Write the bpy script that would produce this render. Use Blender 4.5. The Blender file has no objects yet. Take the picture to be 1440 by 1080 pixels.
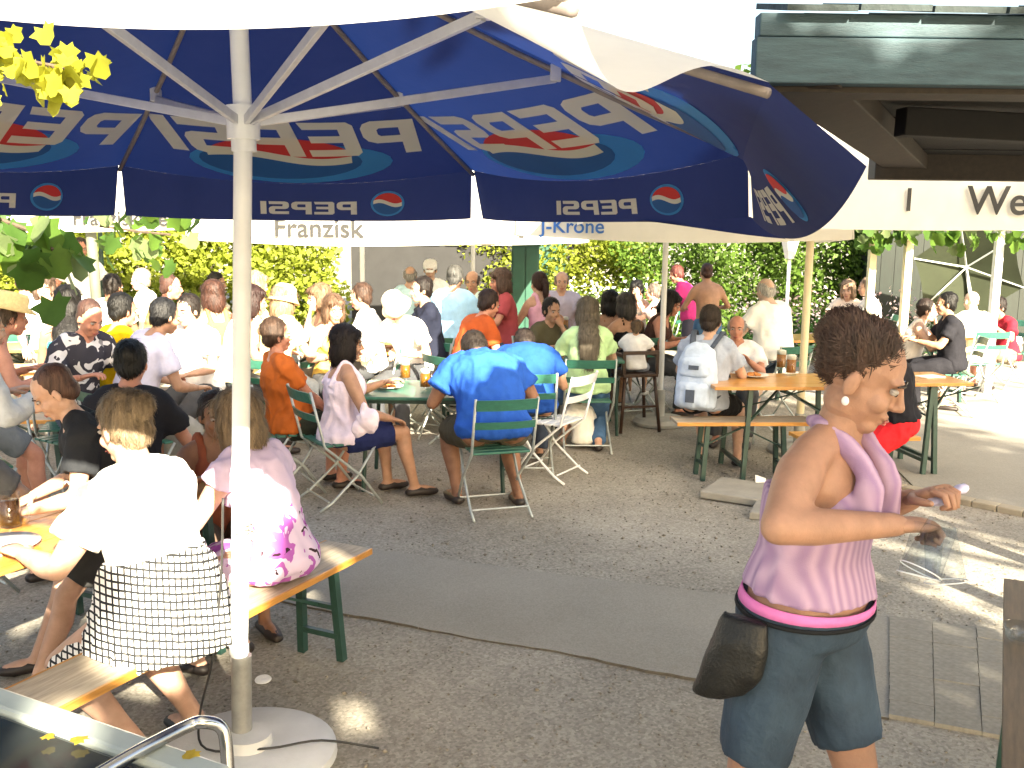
import bpy, bmesh, math, random
import numpy as np
from mathutils import Vector as V, Matrix, Euler
from mathutils.geometry import delaunay_2d_cdt
random.seed(7); RNG = np.random.default_rng(11)
R = math.radians
SC = bpy.context.scene
COL = SC.collection

# ------------------------------------------------------------ camera
FPX, CAMH = 1400.0, 1.97
PITCH, ROLL = math.atan(225 / 1400), R(0.7)
cam_d = bpy.data.cameras.new('camera'); cam = bpy.data.objects.new('camera', cam_d); COL.objects.link(cam)
cam_d.sensor_width = 36; cam_d.lens = 36 * FPX / 1440; cam_d.clip_end = 500; cam_d.clip_start = 0.05
cam.matrix_world = Matrix.Translation((0, 0, CAMH)) @ Matrix.Rotation(R(90) - PITCH, 4, 'X') @ Matrix.Rotation(ROLL, 4, 'Z')
SC.camera = cam
# ------------------------------------------------------------ sky, sun, exposure
SUN_AZ, SUN_EL = -66.0, 26.5           # azimuth of the sun, degrees from +x counter-clockwise
SUN = V((math.cos(R(SUN_AZ)) * math.cos(R(SUN_EL)), math.sin(R(SUN_AZ)) * math.cos(R(SUN_EL)), math.sin(R(SUN_EL))))
W = bpy.data.worlds.new('World'); SC.world = W; W.use_nodes = True
nt = W.node_tree; bg = nt.nodes['Background']
sky = nt.nodes.new('ShaderNodeTexSky'); sky.sky_type = 'NISHITA'; sky.sun_disc = False
sky.sun_elevation = R(SUN_EL); sky.sun_rotation = R(90 - SUN_AZ)
sky.air_density = 1.0; sky.dust_density = 4.0; sky.ozone_density = 0.6
nt.links.new(sky.outputs[0], bg.inputs[0]); bg.inputs[1].default_value = 0.085
sl = bpy.data.lights.new('sun', 'SUN'); so = bpy.data.objects.new('sun', sl); COL.objects.link(so)
sl.energy = 5.0; sl.angle = R(0.53); sl.color = (1.0, 0.93, 0.80)
so.rotation_euler = SUN.to_track_quat('Z', 'Y').to_euler(); so.location = (0, 0, 30)
SC.view_settings.view_transform = 'Standard'; SC.view_settings.look = 'None'
SC.view_settings.gamma = 1.0; SC.view_settings.use_curve_mapping = False
SC.view_settings.exposure = 2.6
SC.view_settings.use_white_balance = True; SC.view_settings.white_balance_temperature = 7300; SC.view_settings.white_balance_tint = 7
SC.cycles.max_bounces = 8; SC.cycles.transparent_max_bounces = 16

def _ray(x, y):
    dx, dy = x - 720, y - 540
    c, s = math.cos(ROLL), math.sin(ROLL)
    dx, dy = dx * c + dy * s, -dx * s + dy * c
    rx, ry = dx / FPX, -dy / FPX
    return V((rx, math.cos(PITCH) + ry * math.sin(PITCH), -math.sin(PITCH) + ry * math.cos(PITCH)))
def spot(x, y, z=0.0):
    r = _ray(x, y); t = (z - CAMH) / r.z; return V((r.x * t, r.y * t, z))
def at(x, y, D):
    r = _ray(x, y); t = D / r.y; return V((r.x * t, D, CAMH + r.z * t))

# ------------------------------------------------------------ objects
def link(o, parent=None):
    COL.objects.link(o)
    if parent is not None: o.parent = parent
    return o
def tag(o, label=None, cat=None, group=None, kind=None):
    if label: o['label'] = label
    if cat: o['category'] = cat
    if group: o['group'] = group
    if kind: o['kind'] = kind
    return o
def thing(name, label, cat, loc=(0, 0, 0), rz=0.0, group=None):
    o = bpy.data.objects.new(name, None); o.empty_display_size = .1; link(o)
    o.location = loc; o.rotation_euler = (0, 0, rz)
    return tag(o, label, cat, group)
def dup(root, loc=None, rz=None, label=None):
    r = root.copy(); COL.objects.link(r)
    if loc is not None: r.location = loc
    if rz is not None: r.rotation_euler = (0, 0, rz)
    if label: r['label'] = label
    for ch in root.children:
        c = ch.copy(); COL.objects.link(c); c.parent = r
        for g in ch.children:
            d = g.copy(); COL.objects.link(d); d.parent = c
    return r

class MB:
    def __init__(s): s.v = []; s.f = []; s.m = []
    def quadify(s, n): pass
    def add(s, vs, fs, m=0):
        b = len(s.v); s.v += [tuple(p) for p in vs]
        for f in fs: s.f.append(tuple(b + i for i in f)); s.m.append(m)
        return s
    def box(s, c, size, rot=None, m=0, taper=1.0):
        c = V(c); x, y, z = [k / 2 for k in size]
        P = [V((sx * x * (taper if sz > 0 else 1), sy * y * (taper if sz > 0 else 1), sz * z)) for sz in (-1, 1) for sy in (-1, 1) for sx in (-1, 1)]
        if rot is not None: P = [rot @ p for p in P]
        return s.add([p + c for p in P], [(0, 2, 3, 1), (4, 5, 7, 6), (0, 1, 5, 4), (2, 6, 7, 3), (0, 4, 6, 2), (1, 3, 7, 5)], m)
    def bar(s, a, b, w, h, up=(0, 0, 1), m=0):
        a, b = V(a), V(b); d = (b - a).normalized(); up = V(up)
        if abs(d.dot(up)) > .98: up = V((0, 1, 0))
        x = d.cross(up).normalized(); z = x.cross(d).normalized()
        vs = [p + x * sx * w / 2 + z * sz * h / 2 for p in (a, b) for sz in (-1, 1) for sx in (-1, 1)]
        return s.add(vs, [(0, 2, 3, 1), (4, 5, 7, 6), (0, 1, 5, 4), (2, 6, 7, 3), (0, 4, 6, 2), (1, 3, 7, 5)], m)
    def loft(s, rings, m=0, cap=True):
        n = len(rings[0]); b = len(s.v)
        for r in rings: s.v += [tuple(p) for p in r]
        for i in range(len(rings) - 1):
            for j in range(n):
                k = (j + 1) % n
                s.f.append((b + i * n + j, b + i * n + k, b + (i + 1) * n + k, b + (i + 1) * n + j)); s.m.append(m)
        if cap:
            for i, fl in ((0, True), (len(rings) - 1, False)):
                c = len(s.v); ctr = sum((V(p) for p in rings[i]), V()) / n; s.v.append(tuple(ctr))
                for j in range(n):
                    k = (j + 1) % n
                    t = (c, b + i * n + k, b + i * n + j) if fl else (c, b + i * n + j, b + i * n + k)
                    s.f.append(t); s.m.append(m)
        return s
    def tube(s, pts, rad, n=10, m=0, round_ends=False, squash=1.0, up=(0, 0, 1)):
        pts = [V(p) for p in pts]
        if not hasattr(rad, '__len__'): rad = [rad] * len(pts)
        rad = list(rad)
        if round_ends:
            d0 = (pts[0] - pts[1]).normalized(); d1 = (pts[-1] - pts[-2]).normalized()
            pts = [pts[0] + d0 * rad[0] * .85, pts[0] + d0 * rad[0] * .5] + pts + [pts[-1] + d1 * rad[-1] * .5, pts[-1] + d1 * rad[-1] * .85]
            rad = [rad[0] * .45, rad[0] * .85] + rad + [rad[-1] * .85, rad[-1] * .45]
        d = (pts[1] - pts[0]).normalized(); up = V(up)
        if abs(d.dot(up)) > .95: up = V((0, 1, 0)) if abs(d.y) < .9 else V((1, 0, 0))
        x = d.cross(up).normalized()
        rings = []
        for i, p in enumerate(pts):
            a = pts[max(i - 1, 0)]; b = pts[min(i + 1, len(pts) - 1)]
            t = (b - a).normalized(); x = (x - t * x.dot(t)).normalized(); y = t.cross(x)
            rings.append([p + (x * math.cos(q) + y * math.sin(q) * squash) * rad[i] for q in [2 * math.pi * k / n for k in range(n)]])
        return s.loft(rings, m)
    def ell(s, c, r, rot=None, n=12, k=8, m=0):
        c = V(c); rings = []
        for i in range(1, k):
            th = math.pi * i / k
            ring = [V((r[0] * math.sin(th) * math.cos(2 * math.pi * j / n), r[1] * math.sin(th) * math.sin(2 * math.pi * j / n), -r[2] * math.cos(th))) for j in range(n)]
            if rot is not None: ring = [rot @ p for p in ring]
            rings.append([p + c for p in ring])
        b = len(s.v); s.loft(rings, m)
        top, bot = V((0, 0, r[2])), V((0, 0, -r[2]))
        if rot is not None: top, bot = rot @ top, rot @ bot
        s.v[-2] = tuple(c + bot); s.v[-1] = tuple(c + top)
        return s
    def lathe(s, prof, n=24, c=(0, 0, 0), m=0, cap=True):
        c = V(c)
        return s.loft([[c + V((r * math.cos(2 * math.pi * j / n), r * math.sin(2 * math.pi * j / n), z)) for j in range(n)] for r, z in prof], m, cap)
    def xf(s, M):
        s.v = [tuple(M @ V(p)) for p in s.v]; return s
    def mesh(s, name):
        me = bpy.data.meshes.new(name); me.from_pydata(s.v, [], s.f); me.update()
        if any(s.m): me.polygons.foreach_set('material_index', s.m)
        return me
    def build(s, name, mats, parent=None, smooth=False, bevel=0, fixn=True):
        me = s.mesh(name)
        if fixn:
            bm = bmesh.new(); bm.from_mesh(me); bmesh.ops.recalc_face_normals(bm, faces=bm.faces); bm.to_mesh(me); bm.free()
        for mt in (mats if isinstance(mats, (list, tuple)) else [mats]): me.materials.append(mt)
        if smooth: me.polygons.foreach_set('use_smooth', [True] * len(me.polygons))
        o = bpy.data.objects.new(name, me); link(o, parent)
        if bevel:
            b = o.modifiers.new('bevel', 'BEVEL'); b.width = bevel; b.segments = 2; b.limit_method = 'ANGLE'; b.angle_limit = R(40)
        if smooth == 'auto':
            me.polygons.foreach_set('use_smooth', [True] * len(me.polygons))
            me.set_sharp_from_angle(angle=R(40))
        return o

def np_obj(name, verts, faces, mat, parent=None, smooth=False):
    me = bpy.data.meshes.new(name); n, k = faces.shape
    me.vertices.add(len(verts)); me.vertices.foreach_set('co', verts.astype(np.float32).ravel())
    me.loops.add(n * k); me.loops.foreach_set('vertex_index', faces.astype(np.int32).ravel())
    me.polygons.add(n); me.polygons.foreach_set('loop_start', np.arange(0, n * k, k, dtype=np.int32))
    me.polygons.foreach_set('loop_total', np.full(n, k, dtype=np.int32))
    me.update(calc_edges=True); me.validate()
    if smooth: me.polygons.foreach_set('use_smooth', [True] * n)
    me.materials.append(mat)
    o = bpy.data.objects.new(name, me); return link(o, parent)

# ------------------------------------------------------------ noise (vectorised value noise)
_TAB = RNG.random(4096)
def vnoise(p):
    i = np.floor(p).astype(np.int64); f = p - i; f = f * f * (3 - 2 * f); out = 0
    for dx in (0, 1):
        for dy in (0, 1):
            for dz in (0, 1):
                h = ((i[:, 0] + dx) * 73856093 ^ (i[:, 1] + dy) * 19349663 ^ (i[:, 2] + dz) * 83492791) & 4095
                w = (f[:, 0] if dx else 1 - f[:, 0]) * (f[:, 1] if dy else 1 - f[:, 1]) * (f[:, 2] if dz else 1 - f[:, 2])
                out = out + w * _TAB[h]
    return out * 2 - 1

# ------------------------------------------------------------ materials
_M = {}
def M(name, col, rough=.6, var=.15, scale=8.0, bump=0.0, bscale=60.0, metal=0.0, trans=0.0, tcol=None, sss=0.0, stretch=None, col2=None, spec=.5, coat=0.0):
    if name in _M: return _M[name]
    m = bpy.data.materials.new(name); m.use_nodes = True; _M[name] = m
    n = m.node_tree.nodes; l = m.node_tree.links; b = n['Principled BSDF']; out = n['Material Output']
    b.inputs['Roughness'].default_value = rough; b.inputs['Metallic'].default_value = metal
    b.inputs['Specular IOR Level'].default_value = spec
    if coat: b.inputs['Coat Weight'].default_value = coat; b.inputs['Coat Roughness'].default_value = .15
    if sss:
        b.inputs['Subsurface Weight'].default_value = sss; b.inputs['Subsurface Radius'].default_value = (.012, .005, .003); b.inputs['Subsurface Scale'].default_value = 1.0
    tc = n.new('ShaderNodeTexCoord'); mp = n.new('ShaderNodeMapping'); l.new(tc.outputs['Object'], mp.inputs[0])
    if stretch: mp.inputs['Scale'].default_value = stretch
    nz = n.new('ShaderNodeTexNoise'); nz.inputs['Scale'].default_value = scale; nz.inputs['Detail'].default_value = 6; nz.inputs['Roughness'].default_value = .6
    l.new(mp.outputs[0], nz.inputs[0])
    rp = n.new('ShaderNodeValToRGB'); rp.color_ramp.elements[0].position = .3; rp.color_ramp.elements[1].position = .7
    c = col[:3]; c2 = col2 or tuple(min(1, k * (1 + var)) for k in c)
    rp.color_ramp.elements[0].color = tuple(k * (1 - var) for k in c) + (1,); rp.color_ramp.elements[1].color = tuple(c2[:3]) + (1,)
    l.new(nz.outputs[0], rp.inputs[0]); l.new(rp.outputs[0], b.inputs['Base Color'])
    m['ramp'] = rp.name
    if bump:
        n2 = n.new('ShaderNodeTexNoise'); n2.inputs['Scale'].default_value = bscale; n2.inputs['Detail'].default_value = 4
        l.new(mp.outputs[0], n2.inputs[0]); bp = n.new('ShaderNodeBump'); bp.inputs['Strength'].default_value = bump; bp.inputs['Distance'].default_value = .01
        l.new(n2.outputs[0], bp.inputs['Height']); l.new(bp.outputs[0], b.inputs['Normal'])
    if trans:
        t = n.new('ShaderNodeBsdfTranslucent'); mx = n.new('ShaderNodeMixShader'); mx.inputs[0].default_value = trans
        if tcol: t.inputs[0].default_value = tuple(tcol) + (1,)
        else: l.new(rp.outputs[0], t.inputs[0])
        l.new(b.outputs[0], mx.inputs[1]); l.new(t.outputs[0], mx.inputs[2]); l.new(mx.outputs[0], out.inputs[0])
    return m
def srgb(h):
    h = h.lstrip('#'); c = [int(h[i:i + 2], 16) / 255 for i in (0, 2, 4)]
    return tuple(k / 12.92 if k <= .04045 else ((k + .055) / 1.055) ** 2.4 for k in c)
def cloth(hexc, trans=0.0):
    return M('cloth_' + hexc, srgb(hexc), .85, .10, 14, .55, 28, trans=trans, spec=.2)
def glassmat(name, col=(1, 1, 1), rough=.02):
    if name in _M: return _M[name]
    m = bpy.data.materials.new(name); m.use_nodes = True; _M[name] = m
    n = m.node_tree.nodes; l = m.node_tree.links
    for k in list(n):
        if k.type == 'BSDF_PRINCIPLED': n.remove(k)
    g = n.new('ShaderNodeBsdfGlossy'); g.inputs['Roughness'].default_value = rough
    t = n.new('ShaderNodeBsdfTransparent'); t.inputs[0].default_value = tuple(col) + (1,)
    lw = n.new('ShaderNodeLayerWeight'); lw.inputs[0].default_value = .25; fr = n.new('ShaderNodeMath'); fr.operation = 'MULTIPLY_ADD'; fr.inputs[1].default_value = .55; fr.inputs[2].default_value = .05; pw = n.new('ShaderNodeMath'); pw.operation = 'POWER'; pw.inputs[1].default_value = 3.0; l.new(lw.outputs['Facing'], pw.inputs[0]); l.new(pw.outputs[0], fr.inputs[0])
    mx = n.new('ShaderNodeMixShader'); l.new(fr.outputs[0], mx.inputs[0]); l.new(t.outputs[0], mx.inputs[1]); l.new(g.outputs[0], mx.inputs[2])
    l.new(mx.outputs[0], n['Material Output'].inputs[0]); return m
WOOD = M('varnished_wood', (.52, .22, .04), .32, .25, 6, .08, 60, stretch=(1.2, 14, 14), col2=(.62, .30, .07), coat=.3)
WOODW = M('weathered_wood', (.40, .33, .25), .6, .25, 6, .15, 60, stretch=(1.2, 14, 14), col2=(.52, .44, .33))
GSTEEL = M('dark_green_steel', (.018, .055, .045), .4, .2, 20, .05, 200)
GSLAT = M('green_painted_slat', (.03, .14, .10), .4, .2, 10, .05, 120, stretch=(2, 10, 10))
PSTEEL = M('pale_steel', (.42, .46, .45), .4, .15, 20, metal=.4)
WHITEP = M('white_paint', (.72, .74, .76), .35, .06, 9, .03, 60)
CREAMP = M('cream_paint', (.70, .62, .42), .4, .1, 9)
DKWOOD = M('dark_stained_wood', (.045, .022, .014), .4, .3, 8, .1, 60, stretch=(10, 10, 2))
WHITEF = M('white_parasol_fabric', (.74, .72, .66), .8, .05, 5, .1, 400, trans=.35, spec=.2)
# ============================================================ GROUND
def ground_mat(name, c1, c2, c3, gscale, bump):
    m = bpy.data.materials.new(name); m.use_nodes = True; n = m.node_tree.nodes; l = m.node_tree.links; b = n['Principled BSDF']
    b.inputs['Roughness'].default_value = .92; b.inputs['Specular IOR Level'].default_value = .25
    tc = n.new('ShaderNodeTexCoord')
    def noise(s, d=5, r=.6):
        k = n.new('ShaderNodeTexNoise'); k.inputs['Scale'].default_value = s; k.inputs['Detail'].default_value = d; k.inputs['Roughness'].default_value = r
        l.new(tc.outputs['Object'], k.inputs[0]); return k
    big, fine = noise(.9), noise(gscale, 3, .7)
    vo = n.new('ShaderNodeTexVoronoi'); vo.inputs['Scale'].default_value = gscale * .9; l.new(tc.outputs['Object'], vo.inputs[0])
    rp = n.new('ShaderNodeValToRGB'); e = rp.color_ramp.elements; e[0].position = .28; e[0].color = c1 + (1,); e[1].position = .78; e[1].color = c3 + (1,)
    k = e.new(.5); k.color = c2 + (1,)
    mix = n.new('ShaderNodeMix'); mix.data_type = 'FLOAT'; mix.inputs[0].default_value = .45
    l.new(fine.outputs[0], mix.inputs[2]); l.new(vo.outputs['Color'], mix.inputs[3])
    mx2 = n.new('ShaderNodeMix'); mx2.data_type = 'FLOAT'; mx2.inputs[0].default_value = .48
    l.new(mix.outputs[0], mx2.inputs[2]); l.new(big.outputs[0], mx2.inputs[3])
    l.new(mx2.outputs[0], rp.inputs[0]); l.new(rp.outputs[0], b.inputs['Base Color'])
    bp = n.new('ShaderNodeBump'); bp.inputs['Strength'].default_value = bump; bp.inputs['Distance'].default_value = .012
    l.new(mix.outputs[0], bp.inputs['Height']); l.new(bp.outputs[0], b.inputs['Normal'])
    return m
GRAVEL = ground_mat('gravel', (.152, .139, .115), (.325, .30, .256), (.57, .53, .455), 85, 1.0)
ASPH = ground_mat('worn_asphalt', (.24, .222, .188), (.31, .29, .25), (.39, .365, .318), 140, .35)
LIGHTASPH = ground_mat('pale_asphalt', (.20, .185, .16), (.27, .255, .225), (.34, .32, .28), 120, .3)
g = MB(); N = 60
xs = [-150, -60, -25] + [-12 + 24 * i / 47 for i in range(48)] + [25, 60, 150]
ys = [-150, -60, -15] + [-6 + 26 * i / 59 for i in range(60)] + [30, 60, 200]
gv = np.array([(x, y, 0) for y in ys for x in xs], float)
near = (np.abs(gv[:, 0]) < 12) & (gv[:, 1] > -6) & (gv[:, 1] < 20)
gv[:, 2] = np.where(near, vnoise(gv * 1.3) * .006, 0) - .006
nx = len(xs); gf = np.array([(j * nx + i, j * nx + i + 1, (j + 1) * nx + i + 1, (j + 1) * nx + i) for j in range(len(ys) - 1) for i in range(nx - 1)])
tag(np_obj('ground', gv, gf, GRAVEL, smooth=True), kind='structure')
CRACK = M('dark_soil', (.09, .08, .066), .95, .3, 20)
def strip(name, pts_a, pts_b, z, thick, mat, n=70, wob=.006):
    rows = []
    for i in range(n + 1):
        t = i / n
        a = V(pts_a[0]).lerp(V(pts_a[1]), t); b = V(pts_b[0]).lerp(V(pts_b[1]), t)
        ph = t * 11; wa = (random.random() - .5) * 2 * wob + .012 * math.sin(ph) + .008 * math.sin(ph * 2.7 + 1); wb = (random.random() - .5) * 2 * wob + .012 * math.sin(ph * 1.3 + 2)
        d = (b - a).normalized(); rows.append((a + d * wa, b + d * wb))
    m = MB(); vs = []
    for a, b in rows:
        vs += [(a.x, a.y, -.02), (a.x, a.y, z), (b.x, b.y, z), (b.x, b.y, -.02)]
    fs = []
    for i in range(n):
        for k in range(3): q = i * 4 + k; fs.append((q, q + 1, q + 5, q + 4))
    m.add(vs, fs); m.m = [0 if k % 3 == 1 else 1 for k in range(len(fs))]; o = m.build(name, [mat, CRACK]); return tag(o, kind='structure')
# smooth worn lane crossing the gravel
A0, A1, B0, B1 = spot(250, 818), spot(1250, 1008), spot(250, 738), spot(1250, 868)
LA0 = A0 + (A0 - A1) * .15; LB0 = B0 + (B0 - B1) * .2
lane = strip('path', (LA0, A1), (LB0, B1), .005, .02, ASPH)
# its paved right end: each paving stone its own piece
PAVE = M('paving_stone', (.275, .258, .222), .9, .2, 6, .4, 120)
pv = MB(); pv.box((0, 0, 0), (.99, .99, .03)); pme = pv.mesh('paving_stone'); pme.materials.append(PAVE)
nu, nv = 16, 8
def lane_pt(u, v):
    a = A1.lerp(A1 + (A1 - A0) * .75, u); b = B1.lerp(B1 + (B1 - B0) * .75, u); return a.lerp(b, v)
for i in range(nu):
    for j in range(nv):
        c = lane_pt((i + .5) / nu, (j + .5) / nv); du = lane_pt((i + 1.5) / nu, (j + .5) / nv) - c; dv = lane_pt((i + .5) / nu, (j + 1.5) / nv) - c
        o = bpy.data.objects.new('paving_stone', pme); link(o, lane)
        o.matrix_world = Matrix(((du.x * .992, dv.x * .992, 0, c.x), (du.y * .992, dv.y * .992, 0, c.y), (0, 0, 1, -.004 + random.uniform(-.002, .002)), (0, 0, 0, 1)))
# sunlit lane on the right
P = [spot(1240, 640), spot(1290, 690), spot(1445, 722), spot(1600, 760), spot(1750, 520), spot(1330, 505), spot(1270, 535)]
m = MB(); m.add([(p.x, p.y, .008) for p in P] + [(p.x, p.y, -.02) for p in P], [tuple(range(7))] + [(i, 7 + i, 7 + (i + 1) % 7, (i + 1) % 7) for i in range(7)])
tag(m.build('path', LIGHTASPH), kind='structure')
# flush kerb stones along that lane
KERB = M('kerb_stone', (.33, .29, .22), .85, .2, 5, .3, 80)
kb = thing('kerb', 'low pale kerb of stones along the sunlit lane edge', 'kerb')
ka, kc = spot(1240, 683), spot(1560, 748)
for i in range(9):
    a = ka.lerp(kc, i / 9); b = ka.lerp(kc, (i + .97) / 9); q = MB(); q.bar((a.x, a.y, .012), (b.x, b.y, .012), .11, .05); q.build('stone', KERB, kb, bevel=.008)
# loose grit
n = 6500
px_ = RNG.uniform(-2.5, 3.6, n); py_ = RNG.uniform(2.2, 8.5, n)
keep = np.ones(n, bool)
def side(p, a, b): return (b.x - a.x) * (p[1] - a.y) - (b.y - a.y) * (p[0] - a.x)
inl = (side((px_, py_), A0, A1) > 0) & (side((px_, py_), B0, B1) < 0); keep &= ~inl
px_, py_ = px_[keep], py_[keep]; n = len(px_); sz = RNG.uniform(.003, .0085, n) * (1 + (RNG.random(n) < .05) * .8)
oct_ = np.array([(1, 0, 0), (0, 1, 0), (-1, 0, 0), (0, -1, 0), (0, 0, .7), (0, 0, -.7)])
ang = RNG.uniform(0, 6.28, n); st = RNG.uniform(.6, 1.4, n)
vv = np.zeros((n, 6, 3)); c, s_ = np.cos(ang)[:, None], np.sin(ang)[:, None]
ox, oy = oct_[None, :, 0] * st[:, None], oct_[None, :, 1] / st[:, None]
vv[:, :, 0] = px_[:, None] + sz[:, None] * (ox * c - oy * s_); vv[:, :, 1] = py_[:, None] + sz[:, None] * (ox * s_ + oy * c); vv[:, :, 2] = .001 + sz[:, None] * oct_[None, :, 2]
of = np.array([(0, 1, 4), (1, 2, 4), (2, 3, 4), (3, 0, 4), (1, 0, 5), (2, 1, 5), (3, 2, 5), (0, 3, 5)])
ff = (np.arange(n)[:, None, None] * 6 + of[None]).reshape(-1, 3)
GRIT = M('grit', (.22, .195, .16), .9, .45, 30, .2, 300)
tag(np_obj('gravel', vv.reshape(-1, 3), ff, GRIT), 'loose grey grit scattered over the gravel ground', 'gravel', kind='stuff')
# concrete slabs on the ground near the right table
SLAB = M('concrete_slab', (.30, .285, .25), .85, .15, 6, .3, 90)
for k, (x0, y0, lab) in enumerate(((1045, 697, 'flat grey concrete slab lying on gravel, whole one with paper on it'), (1112, 722, 'flat grey concrete slab lying on gravel, lower broken-edged one'))):
    c = spot(x0, y0); q = MB(); q.box((0, 0, 0.03 - .008 * k), (.5, .5, .055)); o = q.build('concrete_slab', SLAB, bevel=.01); o.location = c; o.rotation_euler = (0, 0, R(-30 + 8 * k)); tag(o, lab, 'slab')
pap = MB(); pap.add([(-.04, -.03, 0), (.04, -.035, .004), (.05, .03, .02), (-.03, .035, .045), (0, 0, .03)], [(0, 1, 4), (1, 2, 4), (2, 3, 4), (3, 0, 4)])
o = pap.build('paper', cloth('f2f2ee')); o.location = spot(1068, 688) + V((0, 0, .06)); tag(o, 'crumpled white paper on the concrete slab', 'paper')
lid = MB(); lid.lathe([(.0, .004), (.02, .006), (.034, .004), (.036, .001), (.0, .0)], 20)
o = lid.build('cup_lid', cloth('eeeeee')); o.location = spot(370, 957) + V((0, 0, .004)); o.rotation_euler = (R(8), 0, 0); tag(o, 'small white round lid dropped beside the parasol pole', 'lid')

# ============================================================ FOLIAGE
def leafmat(name, c, var=.35, trans=.45, tc=None):
    return M(name, c, .5, var, .9, 0, trans=trans, tcol=tc, spec=.3)
def leaf_cloud(name, centers, rad, count, size, mat, parent=None, seed=1, flat=.6, reject=None):
    rg = np.random.default_rng(seed); centers = np.array(centers, float); rad = np.array(rad, float)
    if rad.ndim == 1: rad = np.repeat(rad[:, None], 3, 1)
    w = rad.prod(1) ** .75; w /= w.sum(); idx = rg.choice(len(centers), count, p=w)
    d = rg.normal(size=(count, 3)); d /= np.linalg.norm(d, axis=1)[:, None]
    p = centers[idx] + d * rad[idx] * (rg.random(count) ** .35)[:, None]
    if reject is not None: p = p[~reject(p)]
    n = len(p); d = rg.normal(size=(n, 3)); d[:, 2] = np.abs(d[:, 2]) + flat; d /= np.linalg.norm(d, axis=1)[:, None]
    t = rg.normal(size=(n, 3)); t -= d * (t * d).sum(1)[:, None]; t /= np.linalg.norm(t, axis=1)[:, None]; b = np.cross(d, t)
    s = size * rg.uniform(.6, 1.3, n)[:, None]
    v = np.stack([p - t * s * .5, p + b * s * .33 - d * s * .05, p + t * s * .55 - d * s * .12, p - b * s * .33 - d * s * .05], 1)
    f = (np.arange(n)[:, None] * 4 + np.arange(4)[None])
    return np_obj(name, v.reshape(-1, 3), f, mat, parent)
def blobs(c, r, n, br, seed):
    rg = np.random.default_rng(seed); out = []; c = np.array(c); r = np.array(r)
    while len(out) < n:
        p = rg.uniform(-1, 1, 3)
        if .15 < np.linalg.norm(p) < 1: out.append(c + p * r)
    return out, [br * rg.uniform(.6, 1.25) for _ in out]
BARK = M('bark', (.085, .06, .042), .9, .35, 10, .8, 30, stretch=(3, 3, .6))
def tree(label, base, h, crown_c, crown_r, nb, br, count, size, mat, seed, trunk_r=.2, reject=None, group=None):
    t = thing('tree', label, 'tree', (0, 0, 0), 0, group)
    base = V(base); c = V(crown_c); rnd = random.Random(seed); tk = MB()
    pts = [base + V((0, 0, -.1)), base + V((.03, .02, h * .4)), c + V((0, 0, -crown_r[2] * .5)), c + V((.1, 0, crown_r[2] * .4))]
    tk.tube(pts, [trunk_r * 1.25, trunk_r, trunk_r * .7, trunk_r * .2], 10)
    cs, rs = blobs(crown_c, [k * .8 for k in crown_r], nb, br, seed)
    for q in cs[:16]:
        st = pts[1].lerp(pts[3], rnd.uniform(.3, .9)); q = V(q); tk.tube([st, st.lerp(q, .5) + V((0, 0, .1)), q], [trunk_r * .32, trunk_r * .2, .015], 6)
    tk.build('trunk', BARK, t, True)
    leaf_cloud('crown', cs, rs, count, size, mat, t, seed, reject=reject); return t
LEAF_SUN = leafmat('leaf_bright', (.26, .31, .045), .3); LEAF_MID = leafmat('leaf_mid', (.11, .195, .035), .4); LEAF_DK = leafmat('leaf_dark', (.03, .08, .022), trans=.3)
# gaps in the shade trees behind the camera: sunlight reaches these places
LIT = [((-1.1, 3.4, 1.12), .38), ((-1.08, 3.4, .75), .26), ((-1.25, 3.3, .5), .14), ((-1.0, 3.47, .9), .1), ((-1.0, 3.47, 1.25), .1), ((-1.0, 3.47, .55), .1), ((-1.75, 4.2, 1.1), .15), ((.10, 7.0, .98), .26),
       ((.15, 4.3, 2.45), .45), ((.45, 3.4, 2.4), .5), ((-.72, 4.3, .5), .05), ((-.6, 3.75, 0), .04), ((-2.4, 5.6, 1.1), .2),
       ((-1.3, 2.7, .5), .04), ((-1.1, 3.05, .1), .05), ((-.7, 1.3, 2.2), .3), ((-.45, 1.3, 2.15), .2)]
LP = np.array([p for p, _ in LIT]); LR = np.array([r for _, r in LIT]); SV = np.array(SUN)
def in_gap(p):
    out = np.zeros(len(p), bool)
    for q, r in zip(LP, LR):
        d = p - q; al = d @ SV; perp = np.linalg.norm(d - al[:, None] * SV, axis=1); out |= (perp < r + .07) & (al > 0)
    return out
tree('broad shade tree behind the viewer, over the kiosk side', (3.3, -3.8, 0), 4, (3.4, -3.6, 4.4), (3.0, 2.6, 1.85), 70, .9, 26000, .17, LEAF_MID, 3, .24, in_gap)
tree('second shade tree farther along behind the kiosk', (8.2, -3.2, 0), 4, (7.5, -3.0, 6.0), (3.4, 2.6, 2.0), 44, .8, 13000, .17, LEAF_MID, 4, .22, in_gap)
tree('thin-crowned shade tree behind the glass display cabinet', (-1.6, -4.2, 0), 4, (-0.6, -3.9, 4.4), (2.3, 2.0, 1.6), 45, .7, 7000, .17, LEAF_SUN, 5, .18, in_gap)

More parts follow.
